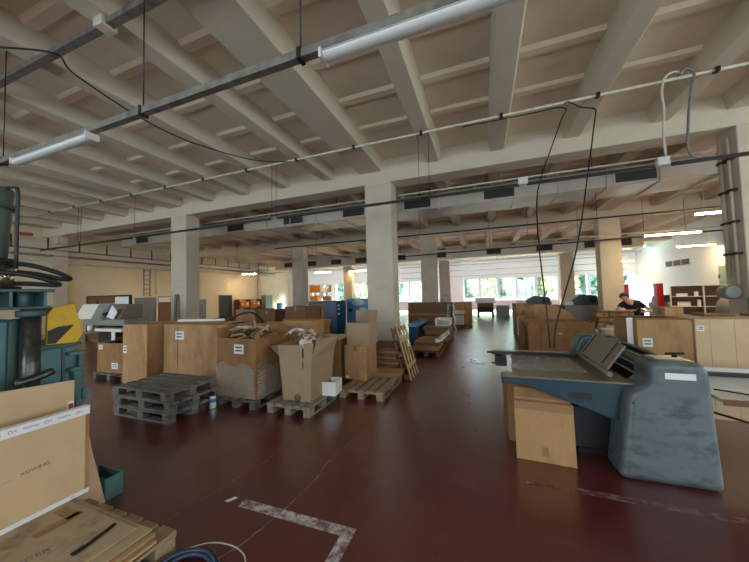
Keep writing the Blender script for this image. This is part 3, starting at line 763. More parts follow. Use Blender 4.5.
for y in (.75, 1.155, 1.345): MB(o).box(-3.54, -3.37, y - .008, y + .008, 1.722, 1.835).build('stiffener', M['teal'], hb)
MB(o).cyl((-3.47, 1.25, 1.722), (-3.47, 1.25, 1.835), .035, 14).build('bolt', M['teal'], hb)
MB(o).cyl((-3.62, 1.14, 1.86), (-3.62, 1.14, 2.06), .115, 24).build('ram', M['chrome'], pr)
MB(o).cyl((-3.62, 1.12, 1.86), (-3.62, 1.12, 1.885), .17, 24).build('collar', M['dark_steel'], pr)
MB(o).cyl((-3.62, 1.10, 2.06), (-3.62, 1.10, 2.1), .17, 24).build('collar', M['dark_steel'], pr)
MB(o).cyl((-3.62, 1.065, 2.1), (-3.62, 1.075, 2.66), .145, 28, .16).build('cylinder', M['green_grey'], pr)
MB(o).cyl((-3.62, 1.075, 2.5), (-3.62, 1.075, 2.53), .175, 28).build('band', M['teal_dark'], pr)
MB(o).tube([(-3.55, 1.12, 2.65), (-3.44, 1.18, 2.665), (-3.41, 1.19, 2.62), (-3.41, 1.19, 2.4), (-3.41, 1.19, 2.02)], .012, 8, 4).build('oil_pipe', M['dark_steel'], pr)
MB(o).cyl((-3.41, 1.2, 2.3), (-3.39, 1.27, 2.3), .013, 8).build('valve', M['ink_brown'], pr)
MB(o).tube([(-3.58, 1.1, 2.06), (-3.45, 1.24, 2.06), (-3.37, 1.36, 2.02), (-3.34, 1.465, 1.965), (-3.38, 1.49, 1.945), (-3.45, 1.45, 1.955), (-3.5, 1.36, 1.985), (-3.56, 1.25, 2.005)], .018, 10, 6).build('hose', M['black'], pr)
MB(o).tube([(-3.48, 1.02, 1.99), (-3.42, 1.15, 1.985), (-3.37, 1.28, 1.96), (-3.35, 1.40, 1.91), (-3.4, 1.43, 1.895), (-3.47, 1.38, 1.9), (-3.52, 1.3, 1.908), (-3.56, 1.24, 1.91)], .018, 10, 6).build('hose', M['black'], pr)
MB(o).box(-3.52, -3.42, 1.34, 1.45, 1.66, 1.70).build('bracket', M['dark_steel'], pr, bevel=.005)
yg = MB(o).prism([(1.375, 1.395), (1.375, 1.645), (1.41, 1.705), (1.55, 1.735), (1.612, 1.46), (1.57, 1.39)], 'x', -3.445, -3.415).build('guard', M['yellow'], pr, bevel=.004)
MB(o).prism([(1.378, 1.402), (1.378, 1.51), (1.44, 1.54), (1.55, 1.55), (1.43, 1.402)], 'x', -3.415, -3.4125).build('warning_stripe', M['hazard'], yg)
MB(o).box(-3.7, -3.45, 1.27, 1.34, 1.385, 1.62).build('guide_block', M['dark_steel'], pr, bevel=.006)
ft = MB(o).box(-3.5, -3.16, 1.66, 1.80, 0, .012).box(-3.175, -3.16, 1.66, 1.8, .012, .19).box(-3.5, -3.175, 1.785, 1.8, .012, .19).box(-3.5, -3.175, 1.66, 1.675, .012, .19)
ft.build('drip_tray', M['teal'], pr, bevel=.003)

# ================================================================= grey pallets and boxes, middle left
gp = pallet('weathered grey pallet at the bottom of the stack of three', 'pallet', (-4.80, 3.34, 0), PI / 2, .82, 1.22, M['wood_grey'], 'stack of grey pallets')
dup(gp, (-4.79, 3.35, .1445), PI / 2 + .01, 'weathered grey pallet in the middle of the stack of three')
dup(gp, (-4.82, 3.34, .289), PI / 2 - .015, 'weathered grey pallet on top of the stack of three')

# small boxes behind the press
pallet('low dark pallet under the small brown carton by the stitching machine', 'pallet', (-7.85, 4.55, 0), 0, 1.1, .8, M['wood_grey'])
carton('small brown carton with two white labels beside the stitching machine', (-7.85, 4.55, .146), .03, .95, .7, .66, 'card_b', True, {'back': -80, 'left': -85}, labels=[('front', -.36, .56, .13, .1), ('front', .12, .16, .2, .13)], tape=False)
carton('tall narrow tan carton standing between the small carton and the wide labelled box', (-6.83, 4.42, .0), 0, .76, .7, 1.24, 'card', True, {'back': -86, 'right': -87}, labels=[('front', -.31, .72, .11, .16)])
wb = carton('wide tan bulk box with a white label behind the grey pallets', (-5.5, 4.75, .0), 0, 1.74, .8, 1.22, 'card', True, {'back': -86, 'front': -84}, labels=[('front', -.4, 1.0, .24, .17)])
m = MB().box(-.46, -.445, -.402, -.4, .0, 1.2).box(.76, .8, -.402, -.4, .55, 1.15)
m.build('fold_line', M['card_in'], wb)
tag(MB().cyl((-6.3, 4.62, 1.275), (-5.1, 4.72, 1.29), .028, 10).build('cardboard_tube', M['paper']), 'long pale tube lying across the wide labelled bulk box', 'tube')
tag(MB().tube([(-5.3, 5.0, 1.24), (-5.0, 5.05, 1.38), (-4.7, 5.05, 1.42), (-4.45, 5.0, 1.32), (-4.3, 4.95, 1.24)], .022, 6).build('plastic_strap', M['black']), 'black plastic strap arching over the wide labelled bulk box', 'strap')

# wrapped bulk box on its pallet
pallet('grey pallet under the film-wrapped bulk box', 'pallet', (-3.79, 4.12, 0), 0, .82, .84, M['wood_grey'])
wbx = carton('bulk box with a white label, its lower half wrapped in film', (-3.79, 4.12, .146), 0, .8, .76, .94, 'card_b', True, {'back': 12, 'left': 8}, labels=[('front', .06, .77, .2, .15)], fl=.16)
m = MB(); n = 26
def wrapz(k): return .50 + .05 * math.sin(k * 1.7) + .03 * math.sin(k * .6)
pts = []
for k in range(n):
    s = k / n * 4; e = int(s); f = s - e
    c = [(-.41, -.39), (.41, -.39), (.41, .39), (-.41, .39)]
    a, b = c[e], c[(e + 1) % 4]
    pts.append((a[0] + (b[0] - a[0]) * f + random.uniform(-.008, .008), a[1] + (b[1] - a[1]) * f + random.uniform(-.008, .008)))
v = []; fcs = []
for k, (x, y) in enumerate(pts): v += [(x * 1.02, y * 1.02, .002), (x, y, .25), (x, y, wrapz(k))]
for k in range(n):
    a, b = k * 3, ((k + 1) % n) * 3
    fcs += [(a, b, b + 1, a + 1), (a + 1, b + 1, b + 2, a + 2)]
m.add(v, fcs, None, False); m.build('film_wrap', M['film'], wbx)
m = MB()
for k in range(9): m.tube([(.39 + random.uniform(0, .02), -.36 + random.uniform(0, .05), .1 + k * .05), (.405, -.2 + random.uniform(-.1, .1), .12 + k * .05 + random.uniform(-.05, .05))], .007, 5, 1)
m.build('film_fold', M['film_dense'], wbx)

def scrap(label, loc, rz, L, w, curl, mt='scrap', cat='paper scrap', tilt=0.0, name='paper_scrap', group=None):
    def fn(u, v):
        return ((u - .5) * L, (v - .5) * w + .02 * math.sin(u * 7), curl * math.sin(u * PI) + .03 * math.sin(v * 5 + u * 4))
    o = MB().grid(fn, 8, 4, .003).build(name, M[mt])
    o.location = loc; o.rotation_euler = (tilt * .6, tilt, rz)
    return tag(o, label, cat, group)
SG = 'paper offcuts in the wrapped box'
for i in range(14):
    L = random.uniform(.26, .42)
    scrap('strip of waste paper sticking out of the film-wrapped bulk box', (-3.79 + random.uniform(-.16, .16), 4.12 + random.uniform(-.15, .15), 1.02 + .012 * i), random.uniform(0, 6), L, random.uniform(.04, .13), random.uniform(.01, .06), ('scrap', 'card', 'card_l', 'card_in')[i % 4], 'paper scrap', random.uniform(-.35, .35), group=SG)
scrap('grey cardboard roll-end lying on the scraps of the film-wrapped box', (-3.90, 3.97, 1.2), .25, .40, .09, .04, 'pipe_white', 'paper scrap', -.12)
tag(MB().cyl((-3.62, 4.06, 1.02), (-3.83, 4.2, 1.32), .022, 8).build('paper_core', M['scrap']), 'thin paper core leaning up out of the film-wrapped box', 'tube')
tag(MB().cyl((-3.75, 4.05, 1.05), (-3.55, 4.25, 1.25), .02, 8).build('paper_core', M['scrap']), 'thin paper core crossing another above the film-wrapped box', 'tube')

# open box with paper on its pallet
pallet('pale grey pallet under the open greyish box of waste paper', 'pallet', (-2.77, 4.12, 0), 0, .76, .86, M['wood_pale_grey'])
ob = thing('cardboard_box', 'open greyish carton with splayed flaps, full of waste paper', 'cardboard box', (-2.74, 4.2, .146), 0)
th = .006
def ringbox(z0, z1, w0, d0, w1, d1):
    m = MB()
    a = [(-w0, -d0), (w0, -d0), (w0, d0), (-w0, d0)]; b = [(-w1, -d1), (w1, -d1), (w1, d1), (-w1, d1)]
    for k in range(4):
        p, q = a[k], a[(k + 1) % 4]; r, s = b[(k + 1) % 4], b[k]
        t_ = th
        nx, ny = [(0, 1), (-1, 0), (0, -1), (1, 0)][k]
        v = [(p[0], p[1], z0), (q[0], q[1], z0), (r[0], r[1], z1), (s[0], s[1], z1)]
        v += [(x + nx * t_, y + ny * t_, z) for x, y, z in v]
        m.add(v, [(0, 1, 2, 3), (7, 6, 5, 4), (0, 4, 5, 1), (1, 5, 6, 2), (2, 6, 7, 3), (3, 7, 4, 0)])
    return m
ringbox(0, .66, .25, .32, .30, .34).box(-.25, .25, -.32, .32, 0, .006).build('body', M['card_g'], ob)
def splay(pts, nm='flap'):
    a, b, c, d = [Vector(p) for p in pts]; nn = (b - a).cross(d - a).normalized() * .006
    v = [a, b, c, d, a - nn, b - nn, c - nn, d - nn]
    MB().add(v, [(0, 1, 2, 3), (7, 6, 5, 4), (0, 4, 5, 1), (1, 5, 6, 2), (2, 6, 7, 3), (3, 7, 4, 0)]).build(nm, M['card_g'], ob)
splay([(-.30, -.34, .662), (.12, -.34, .662), (.14, -.36, .86), (-.31, -.37, .84)])
splay([(.15, -.34, .662), (.30, -.34, .662), (.33, -.35, .90), (.17, -.37, .88)])
splay([(.302, -.33, .662), (.302, .33, .662), (.42, .3, .92), (.36, -.3, .93)])
splay([(-.302, .33, .662), (-.302, -.33, .662), (-.50, -.30, .80), (-.48, .25, .82)])
splay([(.29, .342, .662), (-.29, .342, .662), (-.27, .40, .90), (.26, .38, .92)])
MB().box(.128, .142, -.3425, -.3405, .5, .62).build('slot', M['ink'], ob)
MB().lathe([(.055, 0), (.05, .02), (.02, .03)], 12, Matrix.Translation((.02, -.322, .05)) @ Matrix.Rotation(R(90), 4, 'X')).build('torn_hole', M['card_in'], ob)
for i in range(11):
    scrap('crumpled sheet of waste paper in the open greyish carton', (-2.74 + random.uniform(-.12, .12), 4.2 + random.uniform(-.16, .16), .93 + .022 * i), random.uniform(0, 6), random.uniform(.2, .34), random.uniform(.12, .24), random.uniform(.03, .09), ('card_l', 'scrap', 'paper', 'card_g')[i % 4], 'paper scrap', random.uniform(-.6, .6), group='waste paper in the open carton')

wt = carton('small open white box beside the open carton of waste paper', (-2.385, 4.36, .146), .12, .23, .3, .215, 'paper', True, {'left': 20}, tape=False, fl=.03)

# third pallet with two stacked boxes
pallet('tan pallet carrying two stacked cartons before the square column', 'pallet', (-1.985, 5.2, 0), 0, .79, 1.22, M['wood'])
for i, z in enumerate((.146, .172, .198)):
    t = thing('flattened_carton', ['flattened brown carton at the bottom of the layers beside the two stacked boxes', 'flattened brown carton in the middle of the layers beside the two stacked boxes', 'flattened brown carton on top of the layers beside the two stacked boxes'][i], 'flattened carton', (-1.86 + i * .01, 5.62, z), .03 * i - .03)
    MB().box(-.26, .28, -.2, .3, 0, .012).build('panel', M['card_b'], t, bevel=.002)
    MB().box(-.25, .29, -.19, .29, .0125, .024).build('under_panel', M['card'], t, bevel=.002)
    if i == 0:
        continue
b1 = carton('plain tan carton on the pallet, under the open greyish box', (-2.3, 5.38, .146), -.05, .46, .5, .64, 'card', tape=True)
MB().box(-.2, -.13, -.2515, -.25, .03, .065).build('paper_label', M['paper'], b1)
b2 = carton('open greyish carton with a raised flap on top of the tan carton', (-2.25, 5.36, .789), -.03, .46, .42, .42, 'card_g', True, {'back': 2, 'right': 6, 'left': 165}, fl=.22)
pallet('brown pallet behind the two stacked cartons at the column foot', 'pallet', (-2.02, 6.45, 0), 0, .8, 1.2, M['wood_brown'])
for i in range(4):
    t = thing('flattened_carton', ['lowest dark bundle of folded cartons at the column foot', 'second dark bundle of folded cartons at the column foot', 'third dark bundle of folded cartons at the column foot', 'topmost dark bundle of folded cartons at the column foot'][i], 'carton bundle', (-2.1 + .02 * math.sin(i * 2), 6.5, .1455 + i * .112), .05 * math.sin(i * 3))
    MB().box(-.36, .36, -.5, .5, 0, .05).build('bundle', M['card_b'], t, bevel=.006)
    MB().box(-.34, .37, -.48, .5, .052, .108).build('upper_bundle', M['card_in'], t, bevel=.006)

# pallet leaning on its edge
lp = thing('wooden_pallet', 'pale new pallet leaning upright against the carton bundles by the column', 'pallet', (-1.40, 6.18, 0), 0)
Mx = Matrix.Rotation(R(-15), 4, 'Y')
for i in range(4):
    y = -.315 + i * .21
    MB().box(-.02, -.006, y - .035, y + .035, 0, 1.10, Mx).build('deck_board', M['wood_new'], lp, bevel=.002)
for z in (.08, .55, 1.02):
    MB().box(-.04, -.0205, -.35, .35, z - .04, z + .05, Mx).build('stringer_board', M['wood_brown'], lp, bevel=.003)
    for y in (-.29, 0, .29): MB().box(-.125, -.0455, y - .05, y + .05, z - .05, z + .05, Mx).build('block', M['wood_brown'], lp, bevel=.004)
for y in (-.3, 0, .3): MB().box(-.145, -.1255, y - .035, y + .035, 0, 1.10, Mx).build('bottom_board', M['wood_brown'], lp, bevel=.003)
for z in (.28, .82): MB().box(-.0055, .008, -.34, .34, z - .045, z + .045, Mx).build('cross_board', M['wood_new'], lp, bevel=.003)

cn = thing('spray_can', 'small white canister with a dark cap between the grey pallets and the wrapped box', 'canister', (-4.13, 3.6, 0))
MB().lathe([(.045, 0), (.048, .01), (.048, .16), (.035, .185), (.012, .19)], 16).build('body', M['paper'], cn)
MB().lathe([(.0485, .09), (.0487, .1), (.0487, .14), (.0485, .15)], 16).build('label', M['blue_light'], cn)
MB().lathe([(.03, .191), (.032, .2), (.03, .24), (.01, .245)], 14).build('cap', M['ink'], cn)
# ================================================================= blue-topped board cutter, right foreground
mc = thing('board_cutter', 'old blue and grey board cutting machine with a steel table top', 'cutting machine', (1.0, 3.9, 0))
o = mc.location
# near end housing: profile in x-z, rounded
def rounded(poly, rad, n=4):
    out = []; k = len(poly)
    for i in range(k):
        p, a, b = Vector(poly[i][:2]), Vector(poly[i - 1][:2]), Vector(poly[(i + 1) % k][:2])
        r = min(poly[i][2] if len(poly[i]) > 2 else rad, (a - p).length * .49, (b - p).length * .49)
        if r < 1e-4: out.append(tuple(p)); continue
        u = (a - p).normalized() * r; w = (b - p).normalized() * r
        for j in range(n + 1):
            t = j / n; out.append(tuple((p + u) * (1 - t) ** 2 + 2 * p * t * (1 - t) + (p + w) * t * t))
    return out
prof = rounded([(1.11, 0, 0), (1.845, 0, 0), (1.79, 1.085, .12), (1.385, 1.085, .1), (1.375, .87, .05), (1.215, .79, .13)], .06, 6)
hs = MB(o).prism(prof, 'y', 3.36, 3.72).build('end_housing', M['machine_grey'], mc, bevel=.06, seg=5)
MB(o).box(1.48, 1.69, 3.3575, 3.359, .93, .985).build('paper_label', M['paper'], hs).rotation_euler = (0, 0, 0)
MB(o).cyl((1.24, 3.352, .70), (1.24, 3.36, .70), .009, 10).build('screw', M['ink'], hs)
# far end housing
prof2 = rounded([(1.15, 0, 0), (1.8, 0, 0), (1.76, 1.08, .12), (1.28, 1.08, .1), (1.2, .84, .05)], .06, 5)
MB(o).prism(prof2, 'y', 5.0, 5.3).build('end_housing', M['dark_green'], mc, bevel=.04, seg=3)
# table: near rail plank, film covered bed, far bar
MB(o).prism([(.14, 3.48), (1.30, 3.48), (1.30, 3.68), (.26, 3.68)], 'z', .825, .845).build('table_plank', M['table_steel'], mc, bevel=.004)
MB(o).prism([(.27, 3.685), (1.30, 3.685), (1.30, 4.98), (.36, 4.98)], 'z', .821, .841).build('table_bed', M['table_steel'], mc, bevel=.004)
MB(o).box(.08, 1.25, 4.58, 4.66, .845, .885).build('back_gauge', M['dark_steel'], mc, bevel=.004)
MB(o).cyl((.02, 4.62, .865), (.08, 4.62, .865), .014, 8).build('knob', M['dark_steel'], mc)
ap = MB(o).prism([(.15, .825), (.18, .765), (.40, .745), (1.12, .49), (1.26, .48), (1.30, .825)], 'y', 3.49, 3.512).build('apron', M['machine_blue'], mc, bevel=.004)
MB(o).box(.15, .17, 3.512, 3.66, .75, .82).build('side_apron', M['machine_blue'], mc)
MB(o).box(.76, .96, 3.487, 3.4895, .655, .715).build('name_plate', M['dark_steel'], ap)
br = MB(o).box(.12, .27, 4.5, 4.64, .70, .84).build('bracket', M['dark_steel'], mc, bevel=.006)
MB(o).cyl((.08, 4.55, .73), (.12, 4.55, .73), .014, 8).build('bolt', M['dark_steel'], br)
MB(o).prism([(.5, .81), (1.05, .81), (1.05, .3), (.95, .3)], 'y', 4.55, 4.6).build('table_brace', M['machine_blue'], mc)
MB(o).box(.80, 1.25, 3.76, 4.95, .06, .50).build('shade_block', M['black'], mc, bevel=.01)  # black block added to stand for the deep shade under the table
MB(o).box(.9, 1.15, 3.8, 4.9, 0, .06).build('plinth', M['black'], mc)
MB(o).box(1.2, 1.72, 3.73, 4.99, .12, .80).build('lower_frame', M['dark_steel'], mc, bevel=.01)
MB(o).box(1.25, 1.5, 3.73, 4.99, .0, .12).build('base', M['dark_steel'], mc)
# cutting beam with rails along y
for x, z, r, mt in ((1.40, .885, .012, 'chrome'), (1.46, .95, .012, 'galv'), (1.53, 1.02, .016, 'chrome'), (1.64, 1.05, .012, 'galv')):
    MB(o).cyl((x, 3.71, z), (x, 5.02, z), r, 10).build('guide_rail', M[mt], mc)
MB(o).box(1.47, 1.70, 3.725, 5.0, .82, .98).build('blade_beam', M['dark_green'], mc, bevel=.01)
MB(o).box(1.705, 1.78, 3.725, 5.0, .86, 1.02).build('rear_beam', M['oily'], mc, bevel=.006)
hl = MB(o).cyl((1.62, 3.5, 1.1), (1.62, 3.5, 1.13), .02, 10).cyl((1.56, 3.52, 1.125), (1.68, 3.48, 1.14), .011, 8).build('locking_lever', M['ink'], mc)
# tilted guard plate with roller along its lower edge
gm = Matrix.Translation((1.165, 4.1, .915)) @ Matrix.Rotation(R(-56), 4, 'Y')
gd = MB(o).box(0, .31, -.30, .46, 0, .014, Matrix.Translation(Vector((0, 0, 0))) @ gm).build('guard_plate', M['guard_brown'], mc, bevel=.003)
MB(o).box(.02, .29, .36, .375, .0142, .022, gm).build('rib', M['dark_steel'], gd)
MB(o).box(.02, .29, -.27, -.255, .0142, .022, gm).build('rib', M['dark_steel'], gd)
MB(o).box(.0, .29, -.45, -.31, .004, .026, gm).build('clamp_strip', M['guard_brown'], gd, bevel=.003)
MB(o).cyl((1.155, 3.6, .885), (1.155, 4.62, .885), .024, 14).build('roller', M['guard_brown'], mc)
# film on the table
def film(u, v):
    x = .33 + u * .68; y = 3.72 + v * .80
    return (x - .05 * math.sin(v * 9) * (1 - u), y, .856 + .005 * math.sin(u * 21 + v * 5) + .004 * math.sin(v * 17 - u * 8) + .003 * math.sin(u * 40))
tag(MB().grid(film, 40, 22, .0015).build('plastic_sheet', M['film_table']), 'crumpled clear plastic sheet lying on the cutting machine table', 'plastic sheet')

# cartons leaning below it
c1 = thing('cardboard_box', 'flat tan carton standing under the cutting machine with its top open', 'cardboard box', (.53, 3.49, 0), -.06)
Mt = Matrix.Rotation(R(-4), 4, 'X')
MB().box(-.265, .265, -.05, -.044, 0, .585, Mt).box(-.265, .265, .05, .056, 0, .60, Mt).box(-.265, -.259, -.044, .05, 0, .585, Mt).box(.259, .265, -.044, .05, 0, .585, Mt).box(-.259, .259, -.044, .05, 0, .006, Mt).build('body', M['card'], c1)
MB().box(-.265, .265, -.0512, -.0502, .50, .585, Mt).build('tape', M['tape'], c1)
MB().box(-.26, .26, 0, .006, 0, .10, Mt @ Matrix.Translation((0, .052, .60)) @ Matrix.Rotation(R(-20), 4, 'X')).build('flap', M['card_b'], c1)
MB().box(-.03, .03, -.0512, -.0502, .06, .15, Mt).build('tape', M['tape'], c1)
carton('taller brown carton standing behind the flat tan carton under the machine', (.42, 4.1, 0), .05, .42, .5, .66, 'card_b')

# white work table beside the machine
wtab = thing('work_table', 'pale work table beside the grey end of the cutting machine', 'table', (2.75, 3.95, 0))
o = wtab.location
MB(o).box(1.93, 3.6, 3.5, 4.42, .72, .75).build('tabletop', M['melamine'], wtab, bevel=.004)
MB(o).box(1.93, 3.6, 3.49, 3.4995, .70, .752).build('edge_strip', M['wood_brown'], wtab)
MB(o).box(1.93, 3.6, 4.42, 4.46, .75, .83).build('back_rail', M['melamine'], wtab, bevel=.003)
for x, y in ((2.02, 4.0), (3.52, 3.56), (2.02, 4.36), (3.52, 4.36)):
    MB(o).box(x - .018, x + .018, y - .018, y + .018, 0, .72).build('leg', M['dark_steel'], wtab)
MB(o).tube([(2.02, 4.0, .5), (3.52, 3.6, .15)], .012, 6, 1).build('brace', M['dark_steel'], wtab)
tag(MB().box(2.2, 3.4, 4.34, 4.40, .7515, .79).build('straight_edge', M['dark_steel']), 'long dark straight edge lying at the back of the pale work table', 'straight edge')
tag(MB().prism([(1.97, 3.86), (2.3, 3.8), (2.34, 4.05), (2.0, 4.1)], 'z', .7512, .756).build('paper_sheet', M['paper']), 'white paper sheet on the pale work table near the machine', 'paper')
tag(MB().tube([(1.99, 3.72, .775), (2.08, 3.69, .77), (2.2, 3.64, .763)], .008, 6, 3).build('knife', M['black']), 'thin black hand tool lying on the pale work table', 'hand tool')

# large bulk boxes behind
carton('big brown bulk box with a printed label behind the work table', (2.325, 5.62, 0), 0, .60, .8, 1.28, 'card', True, {'back': -86, 'front': -90}, labels=[('front', -.19, .97, .11, .12)], fl=.4)
MB_ = thing('cardboard_sheet', 'narrow pale upright cardboard strip at the edge of the labelled bulk box', 'cardboard sheet', (1.97, 5.3, 0), 0)
MB().box(-.035, .035, -.006, .006, 0, 1.31).build('sheet', M['paper'], MB_)
bb = carton('widest pale bulk box with a small white sticker at the picture edge', (3.525, 5.62, 0), 0, 1.78, .85, 1.30, 'card_l', tape=False, labels=[('front', -.83 + .0, 1.18, .075, .07)])
m = MB().box(-.889, -.885, -.4256, -.425, .01, 1.29).box(-.74, -.735, -.4256, -.425, .01, 1.29).box(-.50, -.495, -.4256, -.425, .01, 1.29).build('crease', M['card'], bb)
carton('small orange-brown carton on the big labelled bulk box', (2.66, 5.82, 1.3015), .15, .24, .22, .13, 'card', tape=True)
for i, (x, y, w) in enumerate(((3.15, 5.8, .34), (3.7, 5.75, .4), (4.15, 5.7, .3))):
    t = thing('carton_bundle', ['small stack of flat board lying on the widest bulk box, nearest the aisle', 'middle stack of flat board on the widest bulk box', 'stack of flat board on the widest bulk box at the picture edge'][i], 'board stack', (x, y, 1.3015), .1 * i)
    MB().box(-w / 2, w / 2, -.15, .15, 0, .016).build('board', M['card_in'], t)
    MB().box(-w / 2 + .01, w / 2 - .02, -.14, .15, .0165, .03).build('board', M['card_b'], t)

# row of open cartons along the aisle
fo = carton('wide low open carton just behind the cutting machine', (1.97, 9.95, 0), 0, 1.6, .9, .62, 'card_b', True, {'front': 12, 'left': 35, 'right': 30, 'back': 25}, fl=.22, labels=())
MB().box(-.06, .04, -.4515, -.45, .5, .52).build('paper_label', M['paper'], fo)
MB().box(-.50, -.485, -.4515, -.45, .02, .66).build('fold_line', M['card_in'], fo)
ls = carton('narrow carton with a white corner standing by the aisle behind the cutting machine', (1.12, 10.9, 0), .05, .22, .7, .95, 'card_b', True, {'right': 10}, fl=.12)
MB().box(-.114, -.11, -.34, -.1, .3, .9).build('paper_label', M['paper'], ls)
carton('tall tan carton at the corner of the aisle beside the bowed cardboard sheet', (1.33, 12.3, 0), 0, .5, 1.6, 1.22, 'card', True, {'back': 0}, fl=.02)
bw = thing('cardboard_sheet', 'huge bowed tan cardboard sheet standing beside the aisle carton', 'cardboard sheet', (2.4, 11.6, 0))
prof = [(1.60, 0.1), (1.60, 1.24), (2.0, 1.23), (2.3, 1.17), (2.55, 1.06), (2.75, .92), (2.92, .72), (2.92, .1)]
V = []; F = []
for k, (x, z) in enumerate(prof): V += [(x - 2.4, .25 * math.sin((x - 1.6) * 1.2) - .1, z), (x - 2.4, .25 * math.sin((x - 1.6) * 1.2) - .08, z)]
n = len(prof)
F = [tuple(range(0, 2 * n, 2)), tuple(reversed(range(1, 2 * n, 2)))] + [(2 * i, 2 * i + 1, (2 * (i + 1)) % (2 * n) + 1, (2 * (i + 1)) % (2 * n)) for i in range(n)]
F = [tuple(reversed(f)) for f in F]
MB().add(V, F).build('sheet', M['card'], bw)
MB().box(-.8, .65, .05, .2, 0, .1).build('base_strip', M['card_b'], bw)
carton('dark carton peeking out behind the bowed cardboard sheet', (2.35, 13.6, 0), 0, 1.3, .8, .9, 'card_b')

# bundles of die-cut board on a table, with the worker behind
pt = thing('packing_table', 'long packing table stacked with brown board bundles', 'table', (3.9, 10.2, 0))
o = pt.location
MB(o).box(2.85, 5.4, 9.4, 11.0, .66, .70).build('tabletop', M['melamine'], pt)
for x in (2.93, 5.3):
    for y in (9.5, 10.9): MB(o).box(x - .03, x + .03, y - .03, y + .03, 0, .66).build('leg', M['grey_enamel'], pt)
tag(MB().box(2.99, 3.75, 9.4, 9.48, .702, .76).build('cardboard_sheet', M['card_l']), 'cream board strip lying along the near edge of the packing table', 'board strip')
names = ['leftmost', 'middle', 'rightmost']; lev = ['bottom', 'middle', 'top']
for c in range(3):
    for l in range(3):
        t = thing('board_bundle', '%s board bundle in the stack %s on the packing table' % (['lowest', 'second', 'topmost'][l], ['nearest the tan column', 'between two other stacks', 'nearest the labelled bulk box'][c]), 'board bundle', (2.99 + c * .27 + .01 * math.sin(c * 3 + l * 2), 9.72, .7015 + l * .135), .06 * math.sin(c + 2 * l))
        MB().box(-.13, .13, -.2, .2, 0, .11).build('bundle', M['card_b' if (c + l) % 2 else 'card'], t, bevel=.012)
        MB().box(-.125, .135, -.21, .19, .112, .13).build('cover_sheet', M['card_in'], t)
        if (c + l) % 2 == 0:
            MB().box(.0, .05, -.213, -.2105, .02, .09).build('torn_end', M['card_in'], t)
tag(MB().grid(lambda u, v: (2.95 + u * .8, 9.6 + v * .3, 1.125 + .03 * math.sin(u * 8) * math.sin(v * 3)), 14, 5, .004).build('cardboard_sheet', M['card_l']), 'wavy sheet of waste board on top of the bundles', 'cardboard sheet')
# ================================================================= left middle distance
sm = thing('stitching_machine', 'off-white box stitching machine with slanted control panels behind the press', 'stitching machine', (-10.8, 5.9, 0))
o = sm.location
MB(o).box(-11.9, -9.9, 5.6, 6.3, 1.0, 1.2).build('arm', M['grey_enamel'], sm, bevel=.03, seg=2)
MB(o).prism([(5.52, 1.2), (6.2, 1.2), (6.2, 1.66), (5.75, 1.66)], 'x', -12.2, -11.35).build('control_panel', M['off_white'], sm, bevel=.02)
cp = MB(o).prism([(5.50, 1.18), (6.2, 1.18), (6.2, 1.64), (5.70, 1.64)], 'x', -11.3, -10.75).build('screen_panel', M['grey_enamel'], sm, bevel=.015)
MB(o).prism([(5.51, 1.24), (5.66, 1.56), (5.645, 1.565), (5.495, 1.245)], 'x', -11.22, -10.83).build('screen', M['grey_green'], cp)
MB(o).prism([(5.52, 1.2), (6.2, 1.2), (6.2, 1.64), (5.75, 1.64)], 'x', -10.7, -10.0).build('hood', M['guard_brown'], sm, bevel=.03)
MB(o).cyl((-10.55, 5.55, 1.36), (-10.55, 5.45, 1.34), .06, 10).build('knob', M['ink'], sm)
MB(o).cyl((-11.75, 5.9, 1.66), (-11.75, 5.9, 1.76), .03, 8).build('beacon', M['ink'], sm)
MB(o).box(-11.5, -10.7, 5.8, 6.2, 0, 1.0).build('pedestal', M['dark_steel'], sm, bevel=.02)
MB(o).box(-11.0, -9.75, 5.45, 5.75, .84, .93).build('work_arm', M['off_white'], sm, bevel=.02)
MB(o).cyl((-11.3, 5.5, .85), (-11.3, 5.5, 1.02), .07, 10).build('stitch_head', M['off_white'], sm)
MB(o).tube([(-11.9, 5.5, .75), (-11.2, 5.45, .8), (-10.6, 5.5, .86)], .03, 6, 3).build('feed_tube', M['galv'], sm)
MB(o).prism([(-10.2, 5.46), (-10.05, 5.46), (-10.05, 5.48), (-10.2, 5.48)], 'z', .35, .84).build('brace', M['off_white'], sm)
tag(MB().prism([(-10.45, 1.28), (-10.15, 1.2), (-9.95, 1.42), (-10.2, 1.62)], 'y', 5.47, 5.48).build('paper_sheet', M['paper']), 'white sheet taped to the hood of the stitching machine', 'paper')

ps = thing('partition_screen', 'brown framed partition board with a grey panel and a bright gap behind the stitching machine', 'partition', (-15.2, 8.0, 0))
o = ps.location
MB(o).box(-16.6, -14.7, 7.98, 8.02, .05, 1.92).build('brown_panel', M['card_in'], ps)
MB(o).box(-14.68, -13.75, 7.98, 8.02, .05, 1.55).build('grey_panel', M['grey_enamel'], ps)
MB(o).box(-14.68, -13.75, 7.98, 8.02, 1.56, 1.9).build('gap_light_panel', M['paper'], ps)  # white sheet standing in for light coming through the gap
for x in (-16.63, -13.72): MB(o).box(x - .04, x + .04, 7.96, 8.04, 0, 1.98).build('post', M['dark_steel'], ps)
MB(o).box(-16.6, -13.76, 7.96, 8.04, 1.925, 1.98).build('top_rail', M['dark_steel'], ps)
pb = thing('partition_board', 'plain tan board panel standing beside the framed partition', 'partition', (-12.9, 8.05, 0))
MB().box(-.62, .62, -.02, .02, 0, 1.84).build('panel', M['guard_brown'], pb, bevel=.004)
MB().box(.5, .62, -.06, -.021, 0, .9).build('edge_post', M['dark_steel'], pb)
